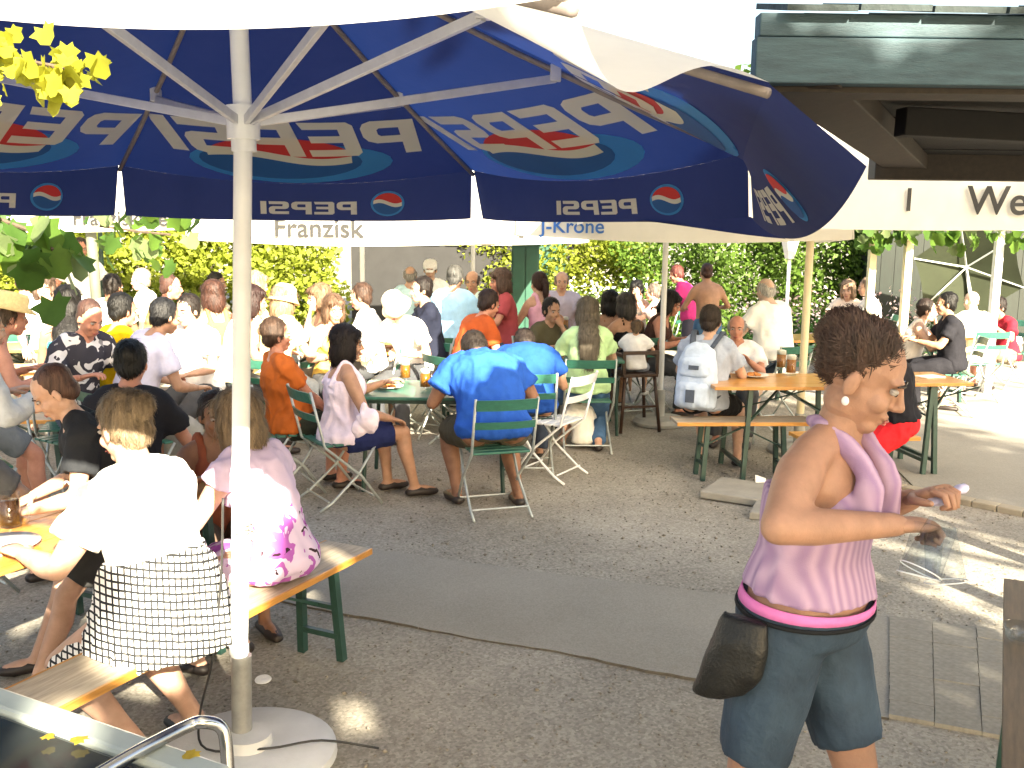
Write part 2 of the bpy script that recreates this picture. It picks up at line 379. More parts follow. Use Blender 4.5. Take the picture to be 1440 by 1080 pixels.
# hedge and trees closing the garden
def hedge(label, a, b, h, d, count, mat, seed, size=.10, uneven=.35):
    a, b = V(a), V(b); L = (b - a).length; n = int(L / .55); rg = random.Random(seed); cs = []; rs = []
    for i in range(n):
        p = a.lerp(b, (i + .5) / n); top = h * (1 + rg.uniform(-uneven, uneven) * .5)
        for z in np.arange(.25, top, .45):
            cs.append((p.x + rg.uniform(-.2, .2), p.y + rg.uniform(-.15, .15), z)); rs.append((.5, d * rg.uniform(.7, 1.1), .42))
    t = thing('hedge', label, 'hedge')
    leaf_cloud('foliage', cs, rs, count, size, mat, t, seed, flat=.2)
    st = MB()
    for i in range(0, n, 2):
        p = a.lerp(b, (i + .5) / n); st.tube([(p.x, p.y, -.05), (p.x + .05, p.y, h * .4), (p.x - .1, p.y, h * .8)], [.04, .03, .01], 5)
    st.build('stem', BARK, t); return t
hedge('clipped dark green hedge behind the lantern post', (2.0, 17.0, 0), (8.4, 16.0, 0), 1.9, .75, 42000, LEAF_MID, 21, .085)
hedge('loose yellow-green hedge behind the middle tables', (-1.2, 18.2, 0), (2.4, 17.4, 0), 2.0, .75, 28000, LEAF_SUN, 22, .09)
hedge('bright yellow bushes closing the garden behind the left tables', (-11, 15.5, 0), (-2.9, 16.6, 0), 2.2, .8, 40000, LEAF_SUN, 23, .11)
for i, (x, y, z, r, c, mt) in enumerate(((-9, 19, 3.4, 2.4, 9000, LEAF_SUN), (-4.6, 20, 3.2, 2.2, 9000, LEAF_SUN), (1.5, 22.5, 3.4, 2.4, 9000, LEAF_SUN), (5.8, 21, 3.6, 2.6, 9000, LEAF_MID))):
    tree(('tall bright tree far beyond the yellow bushes', 'smaller bright tree between bushes and dark building', 'pale green tree rising over the yellow-green hedge', 'mid green tree rising over the clipped hedge')[i], (x, y, 0), 3, (x, y, z), (r, r * .8, r * .8), 40, r * .33, c, .17, mt, 40 + i, .16)

# grape vine with large leaves hanging at the left
def leaf_mesh(name, mat):
    n = 11; ang = np.linspace(-2.5, 2.5, n); rr = [.55, .42, .75, .58, .85, 1.0, .85, .58, .75, .42, .55]
    pts = [(0, 0, 0)]
    for a, r_ in zip(ang, rr):
        pts.append((math.sin(a) * r_ * .62, math.cos(a) * r_ * .62 + .1, -.16 * r_ * r_ * abs(math.sin(a)) - .08 * r_))
    me = bpy.data.meshes.new(name); me.from_pydata(pts, [], [(0, i, i + 1) for i in range(1, n)]); me.materials.append(mat)
    me.polygons.foreach_set('use_smooth', [True] * len(me.polygons)); return me
VINE = [leaf_mesh('leaf', leafmat('vine_leaf_%d' % i, c, .25, .55)) for i, c in enumerate(((.11, .21, .035), (.07, .15, .03), (.2, .27, .12), (.42, .42, .05)))]
def vine(label, pts, n, size, seed, spread=.12, sag=.1, yellow=False):
    rg = random.Random(seed); t = thing('vine', label, 'vine'); st = MB(); st.tube(pts, min(.012, size * .08), 6); st.build('stem', BARK, t)
    pts = [V(p) for p in pts]
    for i in range(n):
        u = (i + rg.random()) / n * (len(pts) - 1); k = min(int(u), len(pts) - 2); p = pts[k].lerp(pts[k + 1], u - k)
        p = p + V((rg.gauss(0, spread), rg.gauss(0, spread), rg.gauss(-sag, spread)))
        o = bpy.data.objects.new('leaf', VINE[3 if yellow else rg.choice((0, 0, 1, 1, 2))]); link(o, t)
        s = size * rg.uniform(.6, 1.25); o.location = p; o.scale = (s, s, s)
        o.rotation_euler = (rg.uniform(-2.4, -.6), rg.uniform(-.7, .7), rg.uniform(-1.2, 1.2))
    return t
vine('grape vine with large pale leaves hanging under the blue parasol', [at(-120, 300, 5.4), at(-10, 305, 5.4), at(45, 325, 5.4), at(75, 352, 5.4)], 46, .21, 5, .10, .07)
vine('sunlit yellow vine shoot hanging beneath the blue canopy', [at(-430, -5, 1.62), at(-160, 50, 1.3), at(-40, 72, 1.3), at(50, 88, 1.3), at(112, 100, 1.3)], 150, .036, 6, .017, .002, True)
vine('thin vine dangling behind the parasol pole', [at(140, 318, 9), at(200, 326, 9), at(240, 330, 9)], 34, .2, 8, .16, .05)

# ============================================================ BLUE PARASOL
PB = spot(341, 1064); CT = V((-0.925, PB.y, 0))
BLUE = M('blue_parasol_fabric', (.022, .025, .068), .75, .22, 2, .35, 9, trans=.24, tcol=(.014, .044, .21), spec=.2)
PRINT_W = M('white_print', (.72, .70, .60), .7, .03, 3, trans=.42)
PRINT_R = M('red_print', (.55, .03, .03), .7, .05, 3, trans=.3)
PRINT_LB = M('light_blue_print', (.03, .22, .50), .7, .1, 3, trans=.35, tcol=(.04, .40, .85))
PRINT_MB = M('mid_blue_print', (.012, .10, .32), .7, .1, 3, trans=.35)
ZT = 2.25
def tip(az, r, z=ZT): return V((CT.x + math.cos(R(az)) * r, CT.y + math.sin(R(az)) * r, z))
TIPS = [tip(122, 2.05, 2.24), tip(69.5, 2.02, 2.245), tip(17, 1.93, 2.26), at(1082, 116, 2.12), at(806, -8, 1.52), at(-430, -48, 1.62), tip(172, 2.05, 2.27)]
APEX = V((CT.x, CT.y, 3.0))
par = thing('parasol', 'large blue drinks-brand parasol on a white pole beside the benches', 'parasol', (PB.x, PB.y, 0))
def PO(o):  # world-space mesh under the parasol's empty
    o.matrix_parent_inverse = Matrix.Translation((-PB.x, -PB.y, 0)); return o
def surf(i, u, v):
    A, B = TIPS[(i) % 7], TIPS[(i + 1) % 7]
    conc = .0 if i in (3, 4) else .02; sagz = .10 if i == 3 else .058 if i == 4 else .085
    k = 4 * u * (1 - u); ve = v * (1 - conc * k * v ** 3)
    p = APEX + (A.lerp(B, u) - APEX) * ve
    if i == 3: k = 12.2 * u ** 4 * (1 - u)
    return p - V((0, 0, sagz * k * v ** 3 + .03 * math.sin(math.pi * min(v, 1)) + .012 * k * v))
def order(i): return i
def snorm(f, u, v):
    e = .01; p = f(u, v); a = f(u + e, v) - f(u - e, v); b = f(u, v + e) - f(u, v - e); n = a.cross(b).normalized(); return n if n.z < 0 else -n
# panels run TIPS[i] -> TIPS[i+1]; u goes left to right as seen from the tables' side
def flap(i, u, w):   # valance, w 0..1 downwards
    E = surf(i, u, 1.0); A, B = TIPS[i % 7], TIPS[(i + 1) % 7]; mid = (A + B) / 2; out = V((mid.x - CT.x, mid.y - CT.y, 0)).normalized()
    if i == 2:
        e = V((.20 * math.sin(u * 1.9) * w + .03 * w, .02 * w, -.26 * w * (1 - .38 * u)))
        return E + e + V((0, 0, -.03 * math.sin(u * 3.1) * w))
    hgt = .25 + (.05 * math.sin(math.pi * u) if False else 0)
    lift = 1 - .25 * math.sin(math.pi * u)
    wav = .018 * math.sin(u * 9 + i) * w + .01 * math.sin(u * 23 + i * 2) * w
    return E + out * (.04 * w + wav) + V((0, 0, -hgt * w * lift))
def panel_mesh(idx):
    c_ = MB()
    for i in idx:
        nu, nv = 28, 22
        vs = [surf(i, a / nu, b / nv) for b in range(nv + 1) for a in range(nu + 1)]
        c_.add(vs, [(b * (nu + 1) + a, b * (nu + 1) + a + 1, (b + 1) * (nu + 1) + a + 1, (b + 1) * (nu + 1) + a) for b in range(nv) for a in range(nu)])
    return c_
canopy = PO(panel_mesh((0, 1, 2, 5, 6)).build('canopy', BLUE, par, True))
PO(panel_mesh((3, 4)).build('white_panel', WHITEF, par, True))  # near panels coloured white in place of blown-out glare above the edge
def put(o, parent_obj):  # sub-part of a part
    o.matrix_parent_inverse = Matrix.Translation((-PB.x, -PB.y, 0)) if parent_obj is par else Matrix.Identity(4); return o
for i in (5, 6, 0, 1, 2):
    f = MB(); nu, nw = 40, 8; lo, hi = .004, .996
    vs = [flap(i, lo + (hi - lo) * a / nu, b / nw) for b in range(nw + 1) for a in range(nu + 1)]
    f.add(vs, [(b * (nu + 1) + a, b * (nu + 1) + a + 1, (b + 1) * (nu + 1) + a + 1, (b + 1) * (nu + 1) + a) for b in range(nw) for a in range(nu)])
    put(f.build('valance', BLUE, canopy, True), canopy)
# corner piece hanging past the right tip
f = MB(); vs = []
for b in range(5):
    for a in range(9):
        u = a / 8; w = b / 4; p = TIPS[2].lerp(flap(1, .72, 1.0), 1 - u) if False else flap(1, .66 + .34 * u, 1.0)
        vs.append(p + V((.10 * u * w + .03 * w, -.06 * w, -.085 * w * (.15 + .85 * u) + .02 * w * (1 - u))))
f.add(vs, [(b * 9 + a, b * 9 + a + 1, b * 9 + a + 10, b * 9 + a + 9) for b in range(4) for a in range(8)])
put(f.build('valance_corner', BLUE, canopy, True), canopy)

def poly_inside(pt, polys):
    x, y = pt; ins = False
    for P_ in polys:
        n_ = len(P_)
        for i in range(n_):
            (x1, y1), (x2, y2) = P_[i], P_[(i + 1) % n_]
            if (y1 > y) != (y2 > y) and x < (x2 - x1) * (y - y1) / (y2 - y1) + x1: ins = not ins
    return ins
def shape_tris(polys, step):
    vs, es = [], []
    for P_ in polys:
        b = len(vs); n_ = len(P_); k0 = len(vs)
        for i in range(n_):
            a, c = P_[i], P_[(i + 1) % n_]; L = math.hypot(c[0] - a[0], c[1] - a[1]); k = max(1, int(L / step))
            for j in range(k): vs.append(V((a[0] + (c[0] - a[0]) * j / k, a[1] + (c[1] - a[1]) * j / k)))
        m_ = len(vs) - k0
        es += [(k0 + j, k0 + (j + 1) % m_) for j in range(m_)]
    xs_ = [p.x for p in vs]; ys_ = [p.y for p in vs]
    x = min(xs_) + step * .5
    while x < max(xs_):
        y = min(ys_) + step * .5
        while y < max(ys_):
            if poly_inside((x, y), polys): vs.append(V((x, y)))
            y += step
        x += step
    r = delaunay_2d_cdt(vs, es, [], 0, 1e-5); V2, F2 = r[0], r[2]
    F2 = [t for t in F2 if poly_inside((sum(V2[k].x for k in t) / 3, sum(V2[k].y for k in t) / 3), polys)]
    return V2, F2
GL = {'P': [[(0, 0), (0, 1), (.78, 1), (.93, .93), (1, .8), (1, .55), (.93, .42), (.78, .35), (.30, .35), (.30, 0)], [(.30, .56), (.30, .79), (.66, .79), (.71, .74), (.71, .61), (.66, .56)]],
      'E': [[(.1, 0), (0, .1), (0, .9), (.1, 1), (1, 1), (.95, .8), (.3, .8), (.3, .61), (.9, .61), (.9, .41), (.3, .41), (.3, .2), (1, .2), (1, 0)]],
      'S': [[(0, 0), (.8, 0), (.95, .06), (1, .18), (1, .45), (.93, .57), (.8, .62), (.32, .62), (.3, .78), (.98, .78), (1, 1), (.2, 1), (.06, .94), (0, .82), (0, .58), (.07, .45), (.2, .4), (.68, .4), (.7, .22), (0, .22)]],
      'I': [[(0, 0), (0, 1), (.3, 1), (.3, 0)]]}
def word(w, h, cw):
    out = []; x = 0
    for ch in w:
        gw = cw * (.34 if ch == 'I' else 1); out.append((ch, [[(x + p[0] * cw, p[1] * h) for p in P_] for P_ in GL[ch]])); x += gw + cw * .12
    return out, x
def circ(cx, cy, rx, ry=None, a0=0, a1=360, n=28):
    ry = ry or rx; return [(cx + rx * math.cos(R(a0 + (a1 - a0) * k / n)), cy + ry * math.sin(R(a0 + (a1 - a0) * k / n))) for k in range(n if a1 - a0 >= 360 else n + 1)]
def globe(cx, cy, rx, ry):
    n = 24; xs_ = [-1 + 2 * k / n for k in range(n + 1)]
    up = [(cx + rx * x * .97, cy + ry * (.22 * math.sin(x * 2.6) * -1 + .22)) for x in xs_]; dn = [(cx + rx * x * .97, cy + ry * (-.22 * math.sin(x * 2.6) - .12)) for x in xs_]
    a_u0 = 180 - 8; top = circ(cx, cy, rx, ry, 8, 172, 24)
    bot = circ(cx, cy, rx, ry, 188, 352, 24)
    return top + up, up + dn[::-1], bot + dn[::-1]
def decal(name, polys, mapf, mat, step, parent):
    V2, F2 = shape_tris(polys, step); m_ = MB(); m_.add([mapf(p.x, p.y) for p in V2], [tuple(t) for t in F2]); return put(m_.build(name, mat, parent, True, fixn=False), parent)
for i in (6, 0, 1, 2):
    L1 = (TIPS[i % 7] - TIPS[(i + 1) % 7]).length; slope = (TIPS[i % 7].lerp(TIPS[(i + 1) % 7], .5) - APEX).length
    left_is_A = True
    def mp(off):
        def f_(x, y, i=i):   # x metres across from the panel's centre line (to the right), y metres up from edge
            v = 1 - y / slope; u = .5 + x / (L1 * max(v, .3)); u = min(max(u, .01), .99)
            v = min(v, .998)
            return surf(i, u, v) + snorm(lambda a, b: surf(i, a, b), u, v) * off
        return f_
    h = .32; cw = .25; letters, wd = word('PEPSI', h, cw); x0 = .63 if i != 2 else .48; y0 = .30
    gx = -.06; gy = .17
    decal('emblem_halo', [circ(gx + .05, gy + .045, .50, .20)], mp(.003), PRINT_LB, .05, canopy)
    decal('emblem_shade', [circ(gx - .0, gy + .06, .40, .17)], mp(.005), PRINT_MB, .05, canopy)
    t_, w_, b_ = globe(gx, gy + .10, .36, .20)
    decal('emblem_red', [t_], mp(.007), PRINT_R, .05, canopy); decal('emblem_white', [w_], mp(.007), PRINT_W, .04, canopy)
    for ch, polys in letters:  # seen from below, the print reads mirrored
        decal('letter', [[(x0 - px0 - .05 * py0 / h, y0 + py0) for px0, py0 in P_] for P_ in polys], mp(.010), PRINT_W, .05, canopy)
    def mf(off):
        def f_(x, y, i=i):  # x metres from the centre, y metres below the edge
            u = .5 + x / L1; u = min(max(u, .01), .99); w = min(max(y / .25, 0), .99)
            q = flap(i, u, w); n_ = snorm(lambda a, b: flap(i, a, b), u, w); out = V((q.x - CT.x, q.y - CT.y, 0))
            if n_.dot(out) > 0: n_ = -n_
            return q + n_ * off
        return f_
    letters, wd = word('PEPSI', .085, .105)
    s_ = 1.3 if i == 2 else 1; xs0 = .30 if i != 2 else .1; ys0 = .205
    for ch, polys in letters:
        decal('letter', [[(xs0 - px0 * s_, ys0 - py0 * s_) for px0, py0 in P_] for P_ in polys], mf(.004), PRINT_W, .03, canopy)
    cx = xs0 + .16; cy = .14
    decal('emblem_ring', [circ(cx, cy, .088, .078)], mf(.003), PRINT_LB, .03, canopy)
    t_, w_, b_ = globe(cx, cy, .076, -.066)
    decal('emblem_red', [t_], mf(.006), PRINT_R, .03, canopy); decal('emblem_white', [w_], mf(.006), PRINT_W, .03, canopy); decal('emblem_blue', [b_], mf(.006), PRINT_MB, .03, canopy)
HUBZ = 2.30; hub = V((at(342, 172, PB.y).x, PB.y, HUBZ))
pole = MB(); pole.tube([(PB.x, PB.y, .38), (hub.x, hub.y, HUBZ), (CT.x, CT.y, 3.0)], .031, 20)
PO(pole.build('pole', WHITEP, par, 'auto'))
slv = MB(); slv.tube([(PB.x, PB.y, .05), (PB.x + .008, PB.y, .40)], .037, 20); PO(slv.build('sleeve', M('galvanised_steel', (.33, .33, .31), .45, .25, 12, .1, 60, metal=.5), par, 'auto'))
for z_ in (.41, .80):
    q = MB(); q.tube([(PB.x + (z_ - .4) * .05, PB.y, z_), (PB.x + (z_ - .4) * .05, PB.y, z_ + .03)], .036, 20); PO(q.build('collar', WHITEP, par, 'auto'))
hb = MB(); hb.tube([hub + V((0, 0, -.06)), hub + V((0, 0, .05))], .055, 16); hb.tube([hub + V((0, 0, -.10)), hub + V((0, 0, -.06))], .042, 16); hubo = PO(hb.build('hub', WHITEP, par, 'auto'))
STRUT = M('silver_strut', (.50, .51, .56), .35, .1, 20, metal=.3); RIBM = M('rib_bar', (.20, .17, .16), .5, .2, 20)
for k, T_ in enumerate(TIPS):
    r_ = MB(); pts = [APEX + (T_ - APEX) * v - V((0, 0, .03 * math.sin(math.pi * v) + .022)) for v in (0.03, .25, .5, .75, 1.0)]
    r_.tube(pts, .011, 8); rib = PO(r_.build('rib', RIBM, par, True))
    att = APEX + (T_ - APEX) * .58 - V((0, 0, .075)); q = MB(); d_ = (att - hub); d_.z = 0; d_.normalize()
    q.bar(hub + d_ * .05, att, .018, .03); put(q.build('strut', STRUT, rib, bevel=.002), rib).matrix_parent_inverse = Matrix.Identity(4)
    q = MB(); q.box(att + V((0, 0, .02)), (.04, .04, .06)); put(q.build('bracket', STRUT, rib, bevel=.003), rib)
bs = MB(); bs.lathe([(.0, .0), (.31, .0), (.325, .02), (.32, .05), (.29, .065), (.09, .07), (.085, .11), (.0, .11)], 40); bo = bs.build('base', M('white_concrete', (.55, .56, .56), .7, .1, 6, .15, 60), par, 'auto')
bo.location = (.03, -.03, 0)
cb = MB(); cpts = [V((PB.x - .03, PB.y - .03, 1.0)), V((PB.x - .05, PB.y - .02, .7)), V((PB.x - .09, PB.y - .02, .4)), V((PB.x - .16, PB.y + .02, .15)), V((PB.x - .1, PB.y - .1, .085)), V((PB.x + .12, PB.y - .09, .085)), V((PB.x + .30, PB.y - .02, .08)), V((PB.x + .5, PB.y + .05, .012))]
def smooth_pts(p, k=5):
    out = []; n_ = len(p)
    for i in range(n_ - 1):
        p0, p1, p2, p3 = p[max(i - 1, 0)], p[i], p[i + 1], p[min(i + 2, n_ - 1)]
        for j in range(k):
            t = j / k; out.append(.5 * ((2 * p1) + (p2 - p0) * t + (2 * p0 - 5 * p1 + 4 * p2 - p3) * t * t + (3 * p1 - p0 - 3 * p2 + p3) * t ** 3))
    return out + [p[-1]]
cb.tube(smooth_pts(cpts), .0045, 6); tag(cb.build('cable', M('black_rubber', (.02, .02, .02), .5), None, True), 'thin dark cable running down the blue parasol pole', 'cable')
wr = MB(); hp_ = [V((PB.x + .03 + math.cos(a) * .037, PB.y + math.sin(a) * .037, .86 + a * .0022)) for a in np.arange(0, 19, .5)]
wr.tube(hp_, .0022, 5); tag(wr.build('wire', M('wire', (.16, .15, .12), .5, metal=.4), None, True), 'thin wire wound several times around the parasol pole', 'wire')

# ============================================================ WHITE PARASOLS BEHIND
def text_mesh(s, size, mat, name='lettering', italic=0.0):
    c = bpy.data.curves.new(name, 'FONT'); c.body = s; c.size = size; c.align_x = 'CENTER'; c.align_y = 'CENTER'; c.extrude = .0012; c.shear = italic; c.offset = size * .012
    o = bpy.data.objects.new(name, c); COL.objects.link(o); dg = bpy.context.evaluated_depsgraph_get(); me = bpy.data.meshes.new_from_object(o.evaluated_get(dg))
    bpy.data.objects.remove(o); me.materials.clear(); me.materials.append(mat); return me
INK = M('black_ink', (.02, .02, .02), .7); BINK = M('blue_ink', (.02, .12, .4), .7)
def white_parasol(label, base, half, rz, edge_z, apex_z, flap_h, texts, pole_r=.028, polem=WHITEP, ring=0):
    t = thing('parasol', label, 'parasol', base, rz); n = 4
    cs = [V((half * sx, half * sy, edge_z)) for sx, sy in ((-1, -1), (1, -1), (1, 1), (-1, 1))]; ap = V((0, 0, apex_z))
    q = MB()
    for k in range(4):
        a, b = cs[k], cs[(k + 1) % 4]; nu, nv = 10, 8; vs = []
        for j in range(nv + 1):
            for i in range(nu + 1):
                u, v = i / nu, j / nv; p = ap + (a.lerp(b, u) - ap) * v - V((0, 0, .05 * math.sin(math.pi * u) * v * v)); vs.append(p)
        q.add(vs, [(j * (nu + 1) + i, j * (nu + 1) + i + 1, (j + 1) * (nu + 1) + i + 1, (j + 1) * (nu + 1) + i) for j in range(nv) for i in range(nu)])
    can = q.build('canopy', WHITEF, t, True)
    for k in range(4):
        a, b = cs[k], cs[(k + 1) % 4]; f_ = MB(); nu = 24; o_ = V(((a + b) / 2).xy.to_3d()).normalized(); vs = []
        for w in (0, .5, 1):
            for i in range(nu + 1):
                u = i / nu; e = a.lerp(b, u) - V((0, 0, .05 * math.sin(math.pi * u))); vs.append(e + o_ * (.012 * math.sin(u * 17 + k) * w + .01 * w) - V((0, 0, flap_h * w)))
        f_.add(vs, [(j * (nu + 1) + i, j * (nu + 1) + i + 1, (j + 1) * (nu + 1) + i + 1, (j + 1) * (nu + 1) + i) for j in range(2) for i in range(nu)])
        f_.build('valance', WHITEF, can, True)
    q = MB(); q.tube([(0, 0, 0.02), (0, 0, apex_z)], pole_r, 14); q.build('pole', polem, t, 'auto')
    q = MB(); q.lathe([(.0, 0), (.26, 0), (.27, .03), (.24, .07), (.05, .08), (.045, .35), (0, .35)], 28); q.build('base', M('grey_concrete', (.36, .36, .34), .8, .15, 6, .2, 60), t, 'auto')
    for k in range(4):
        q = MB(); q.bar((0, 0, edge_z - .1), ap.lerp(cs[k], .55) - V((0, 0, .05)), .015, .025); q.build('strut', STRUT, t)
        q = MB(); q.bar(ap - V((0, 0, .03)), cs[k] - V((0, 0, .03)), .018, .025); q.build('rib', RIBM, t)
    for (k, s_, size, u, mat, mirror, dz) in texts:
        me = text_mesh(s_, size, mat); o = bpy.data.objects.new('lettering', me); link(o, can)
        a, b = cs[k], cs[(k + 1) % 4]; p = a.lerp(b, u) - V((0, 0, .05 * math.sin(math.pi * u) + dz)); d = (b - a).normalized(); o_ = V((d.y, -d.x, 0))
        off = .03 if not mirror else -.03
        # outward face reads normally; print showing through on the inner face reads mirrored
        X = d; o.matrix_local = Matrix(((X.x, 0, o_.x, p.x + o_.x * off), (X.y, 0, o_.y, p.y + o_.y * off), (0, 1, 0, p.z), (0, 0, 0, 1)))
    return t
# base, text: side 0 faces the camera
b1 = spot(560, 512); white_parasol('white parasol with black lettering over the middle left tables', V((-1.75, 11.6, 0)), 1.55, R(2), 2.05, 2.7, .27, [(0, 'Franzisk', .27, .42, INK, False, .10)])
white_parasol('white parasol behind the green vine at the far left', V((-5.1, 12.4, 0)), 1.7, R(-4), 2.13, 2.8, .26, [(0, 'Franziskaner', .22, .83, INK, False, .13), (2, 'Franziskaner', .24, .5, INK, True, .13)], polem=GSTEEL)
white_parasol('white parasol with mirrored print near the dark building', V((-.55, 13.6, 0)), 1.35, R(5), 2.02, 2.7, .26, [(2, 'Franzisk', .24, .5, INK, True, .13)])
white_parasol('white parasol with small blue print over the toddler', V((1.49, 9.85, 0)) , 1.4, R(-3), 2.12, 2.75, .24, [(0, 'J-Krone', .17, .17, BINK, False, .14)])
white_parasol('wide white parasol whose valance starts with the word Weiss', V((2.55, 8.65, 0)), 2.0, R(-2), 2.38, 3.1, .37, [(0, 'Weiss', .26, .70, INK, False, .19), (0, 'I', .21, .525, INK, False, .18)], .034, CREAMP)

# ============================================================ KIOSK ROOF (top right)
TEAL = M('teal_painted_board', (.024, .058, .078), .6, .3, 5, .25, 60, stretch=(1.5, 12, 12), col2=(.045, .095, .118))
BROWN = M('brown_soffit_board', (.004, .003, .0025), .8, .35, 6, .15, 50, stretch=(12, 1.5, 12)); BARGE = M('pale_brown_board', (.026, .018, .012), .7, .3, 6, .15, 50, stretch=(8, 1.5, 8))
ks = thing('kiosk_roof', 'wooden kiosk roof with teal painted eaves boards above the waitress', 'roof', (2.8, 3.2, 0))
KI = Matrix.Translation((-2.8, -3.2, 0))
def K(o): o.matrix_parent_inverse = KI; return o
f0 = at(1062, 116, 2.3); zb = f0.z; ztop = at(1068, 16, 2.3).z; hgt = ztop - zb
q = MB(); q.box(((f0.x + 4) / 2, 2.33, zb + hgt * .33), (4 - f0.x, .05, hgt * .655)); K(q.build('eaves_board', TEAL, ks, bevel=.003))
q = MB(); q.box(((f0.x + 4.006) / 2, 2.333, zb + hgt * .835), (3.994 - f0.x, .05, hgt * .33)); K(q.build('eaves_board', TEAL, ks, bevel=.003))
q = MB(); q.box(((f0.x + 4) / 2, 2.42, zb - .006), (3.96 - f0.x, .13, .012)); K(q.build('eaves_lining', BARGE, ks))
fl, bl = V((f0.x + .02, 2.36, zb + .006)), V((1.60, 4.42, 2.235))
fr, br_ = V((4, 2.36, zb + .006)), V((4, 4.42, 2.235))
nb = 9
for k in range(nb):
    a0, a1 = k / nb, (k + .985) / nb; P = [fl.lerp(bl, a0), fr.lerp(br_, a0), fr.lerp(br_, a1), fl.lerp(bl, a1)]; dz = .05 + (k % 2) * .004
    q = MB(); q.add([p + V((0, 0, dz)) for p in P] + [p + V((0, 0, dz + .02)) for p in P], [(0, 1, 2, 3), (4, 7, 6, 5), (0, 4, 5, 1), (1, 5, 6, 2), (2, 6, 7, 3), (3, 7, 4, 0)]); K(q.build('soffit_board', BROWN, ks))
q = MB(); q.bar(fl + V((.1, 0, .02)), bl + V((.1, 0, .02)), .17, .06); K(q.build('barge_board', BARGE, ks, bevel=.004))
q = MB(); q.bar(bl + V((-.05, 0, 0)), br_, .09, .11); K(q.build('back_beam', BARGE, ks, bevel=.004))
q = MB(); q.bar(fl.lerp(bl, .3) + V((.25, 0, .0)), V((4, 3.3, 2.2)), .07, .08); K(q.build('rafter', BROWN, ks, bevel=.004))
SH = M('grey_shingle', (.035, .05, .052), .8, .4, 9, .4, 60)
sm = MB(); sm.box((0, 0, 0), (.155, .3, .014)); sme = sm.mesh('shingle'); sme.materials.append(SH)
for r_ in range(8):
    for k in range(23):
        o = bpy.data.objects.new('shingle', sme); link(o, ks); K(o)
        y_ = 2.42 + r_ * .2; xl = fl.x + .08 + max(0, (y_ - 2.36) / 2.06) * (bl.x - fl.x)
        o.location = (xl + k * .162 + (r_ % 2) * .08 + random.uniform(-.005, .005), y_, ztop + .035 + r_ * .022 + random.uniform(-.003, .003)); o.rotation_euler = (R(12), 0, random.uniform(-.03, .03))
for x_, y_ in ((3.8, 2.5), (3.8, 4.3)):
    q = MB(); q.box((x_, y_, 1.13), (.11, .11, 2.26)); K(q.build('post', TEAL, ks, bevel=.005))

# ============================================================ FAR BUILDINGS, PERGOLA, LAMP
DKG = M('dark_green_boards', (.007, .013, .009), .6, .3, 4, .1, 40, stretch=(10, 10, 1)); DKW = M('dark_grey_wall', (.018, .018, .019), .8, .2, 4)
PANE = M('window_pane', (.03, .035, .04), .08, .2, 2, spec=.8); GRN = M('green_door_paint', (.012, .07, .045), .5, .2, 5)
bd = thing('building', 'low dark grey building with windows behind the far tables', 'building', (-.9, 17.6, 0))
def B(o, ob=None): return o
q = MB(); q.box((0, .8, 1.5), (3.9, 1.6, 3.0)); q.build('wall', DKW, bd)
for k in range(4):
    x_ = -1.5 + k * .78; w = MB(); w.box((x_, -.02, 1.9), (.68, .06, .62)); wo = w.build('window', M('grey_frame', (.3, .29, .26), .6), bd)
    for s_ in (-1, 1): w = MB(); w.box((x_ + s_ * .155, -.055, 1.9), (.26, .012, .5)); w.build('pane', PANE, wo)
q = MB(); q.box((1.45, -.03, 1.05), (.75, .08, 2.1)); do = q.build('door', GRN, bd, bevel=.01); q = MB(); q.box((1.7, -.09, 1.0), (.03, .05, .12)); q.build('handle', PSTEEL, do)
q = MB(); q.add([(-2.3, -.5, 2.5), (2.3, -.5, 2.5), (2.3, 2, 3.5), (-2.3, 2, 3.5), (-2.3, -.5, 2.6), (2.3, -.5, 2.6), (2.3, 2, 3.6), (-2.3, 2, 3.6)], [(0, 1, 2, 3), (4, 7, 6, 5), (0, 4, 5, 1), (1, 5, 6, 2), (2, 6, 7, 3), (3, 7, 4, 0)]); q.build('roof', M('brown_tiles', (.11, .06, .04), .8), bd)
cbn = thing('cabinet', 'tall dark green metal cabinet beside the yellow-green hedge', 'cabinet', (.18, 15.5, 0)); q = MB(); q.box((0, 0, .85), (.42, .4, 1.7)); q.build('body', GRN, cbn, bevel=.01)
for s_ in (-1, 1): q = MB(); q.box((s_ * .1, -.21, .85), (.18, .02, 1.55)); q.build('door', GRN, cbn, bevel=.006)
gh = thing('garden_hut', 'dark green boarded hut at the end of the sunlit lane', 'hut', (7.6, 15.0, 0), R(-12))
for k in range(22): q = MB(); q.box((-2.1 + k * .2, 0, 1.45), (.194, .06, 2.9)); q.build('board', DKG, gh)
q = MB(); q.box((0, 1.2, 1.45), (4.36, 2.3, 2.88)); q.build('wall', DKG, gh)
q = MB(); q.add([(-2.5, -.5, 2.75), (2.5, -.5, 2.75), (2.5, 1.2, 3.7), (-2.5, 1.2, 3.7), (-2.5, -.5, 2.85), (2.5, -.5, 2.85), (2.5, 1.2, 3.8), (-2.5, 1.2, 3.8)], [(0, 1, 2, 3), (4, 7, 6, 5), (0, 4, 5, 1), (1, 5, 6, 2), (2, 6, 7, 3), (3, 7, 4, 0)]); q.build('roof', DKG, gh)
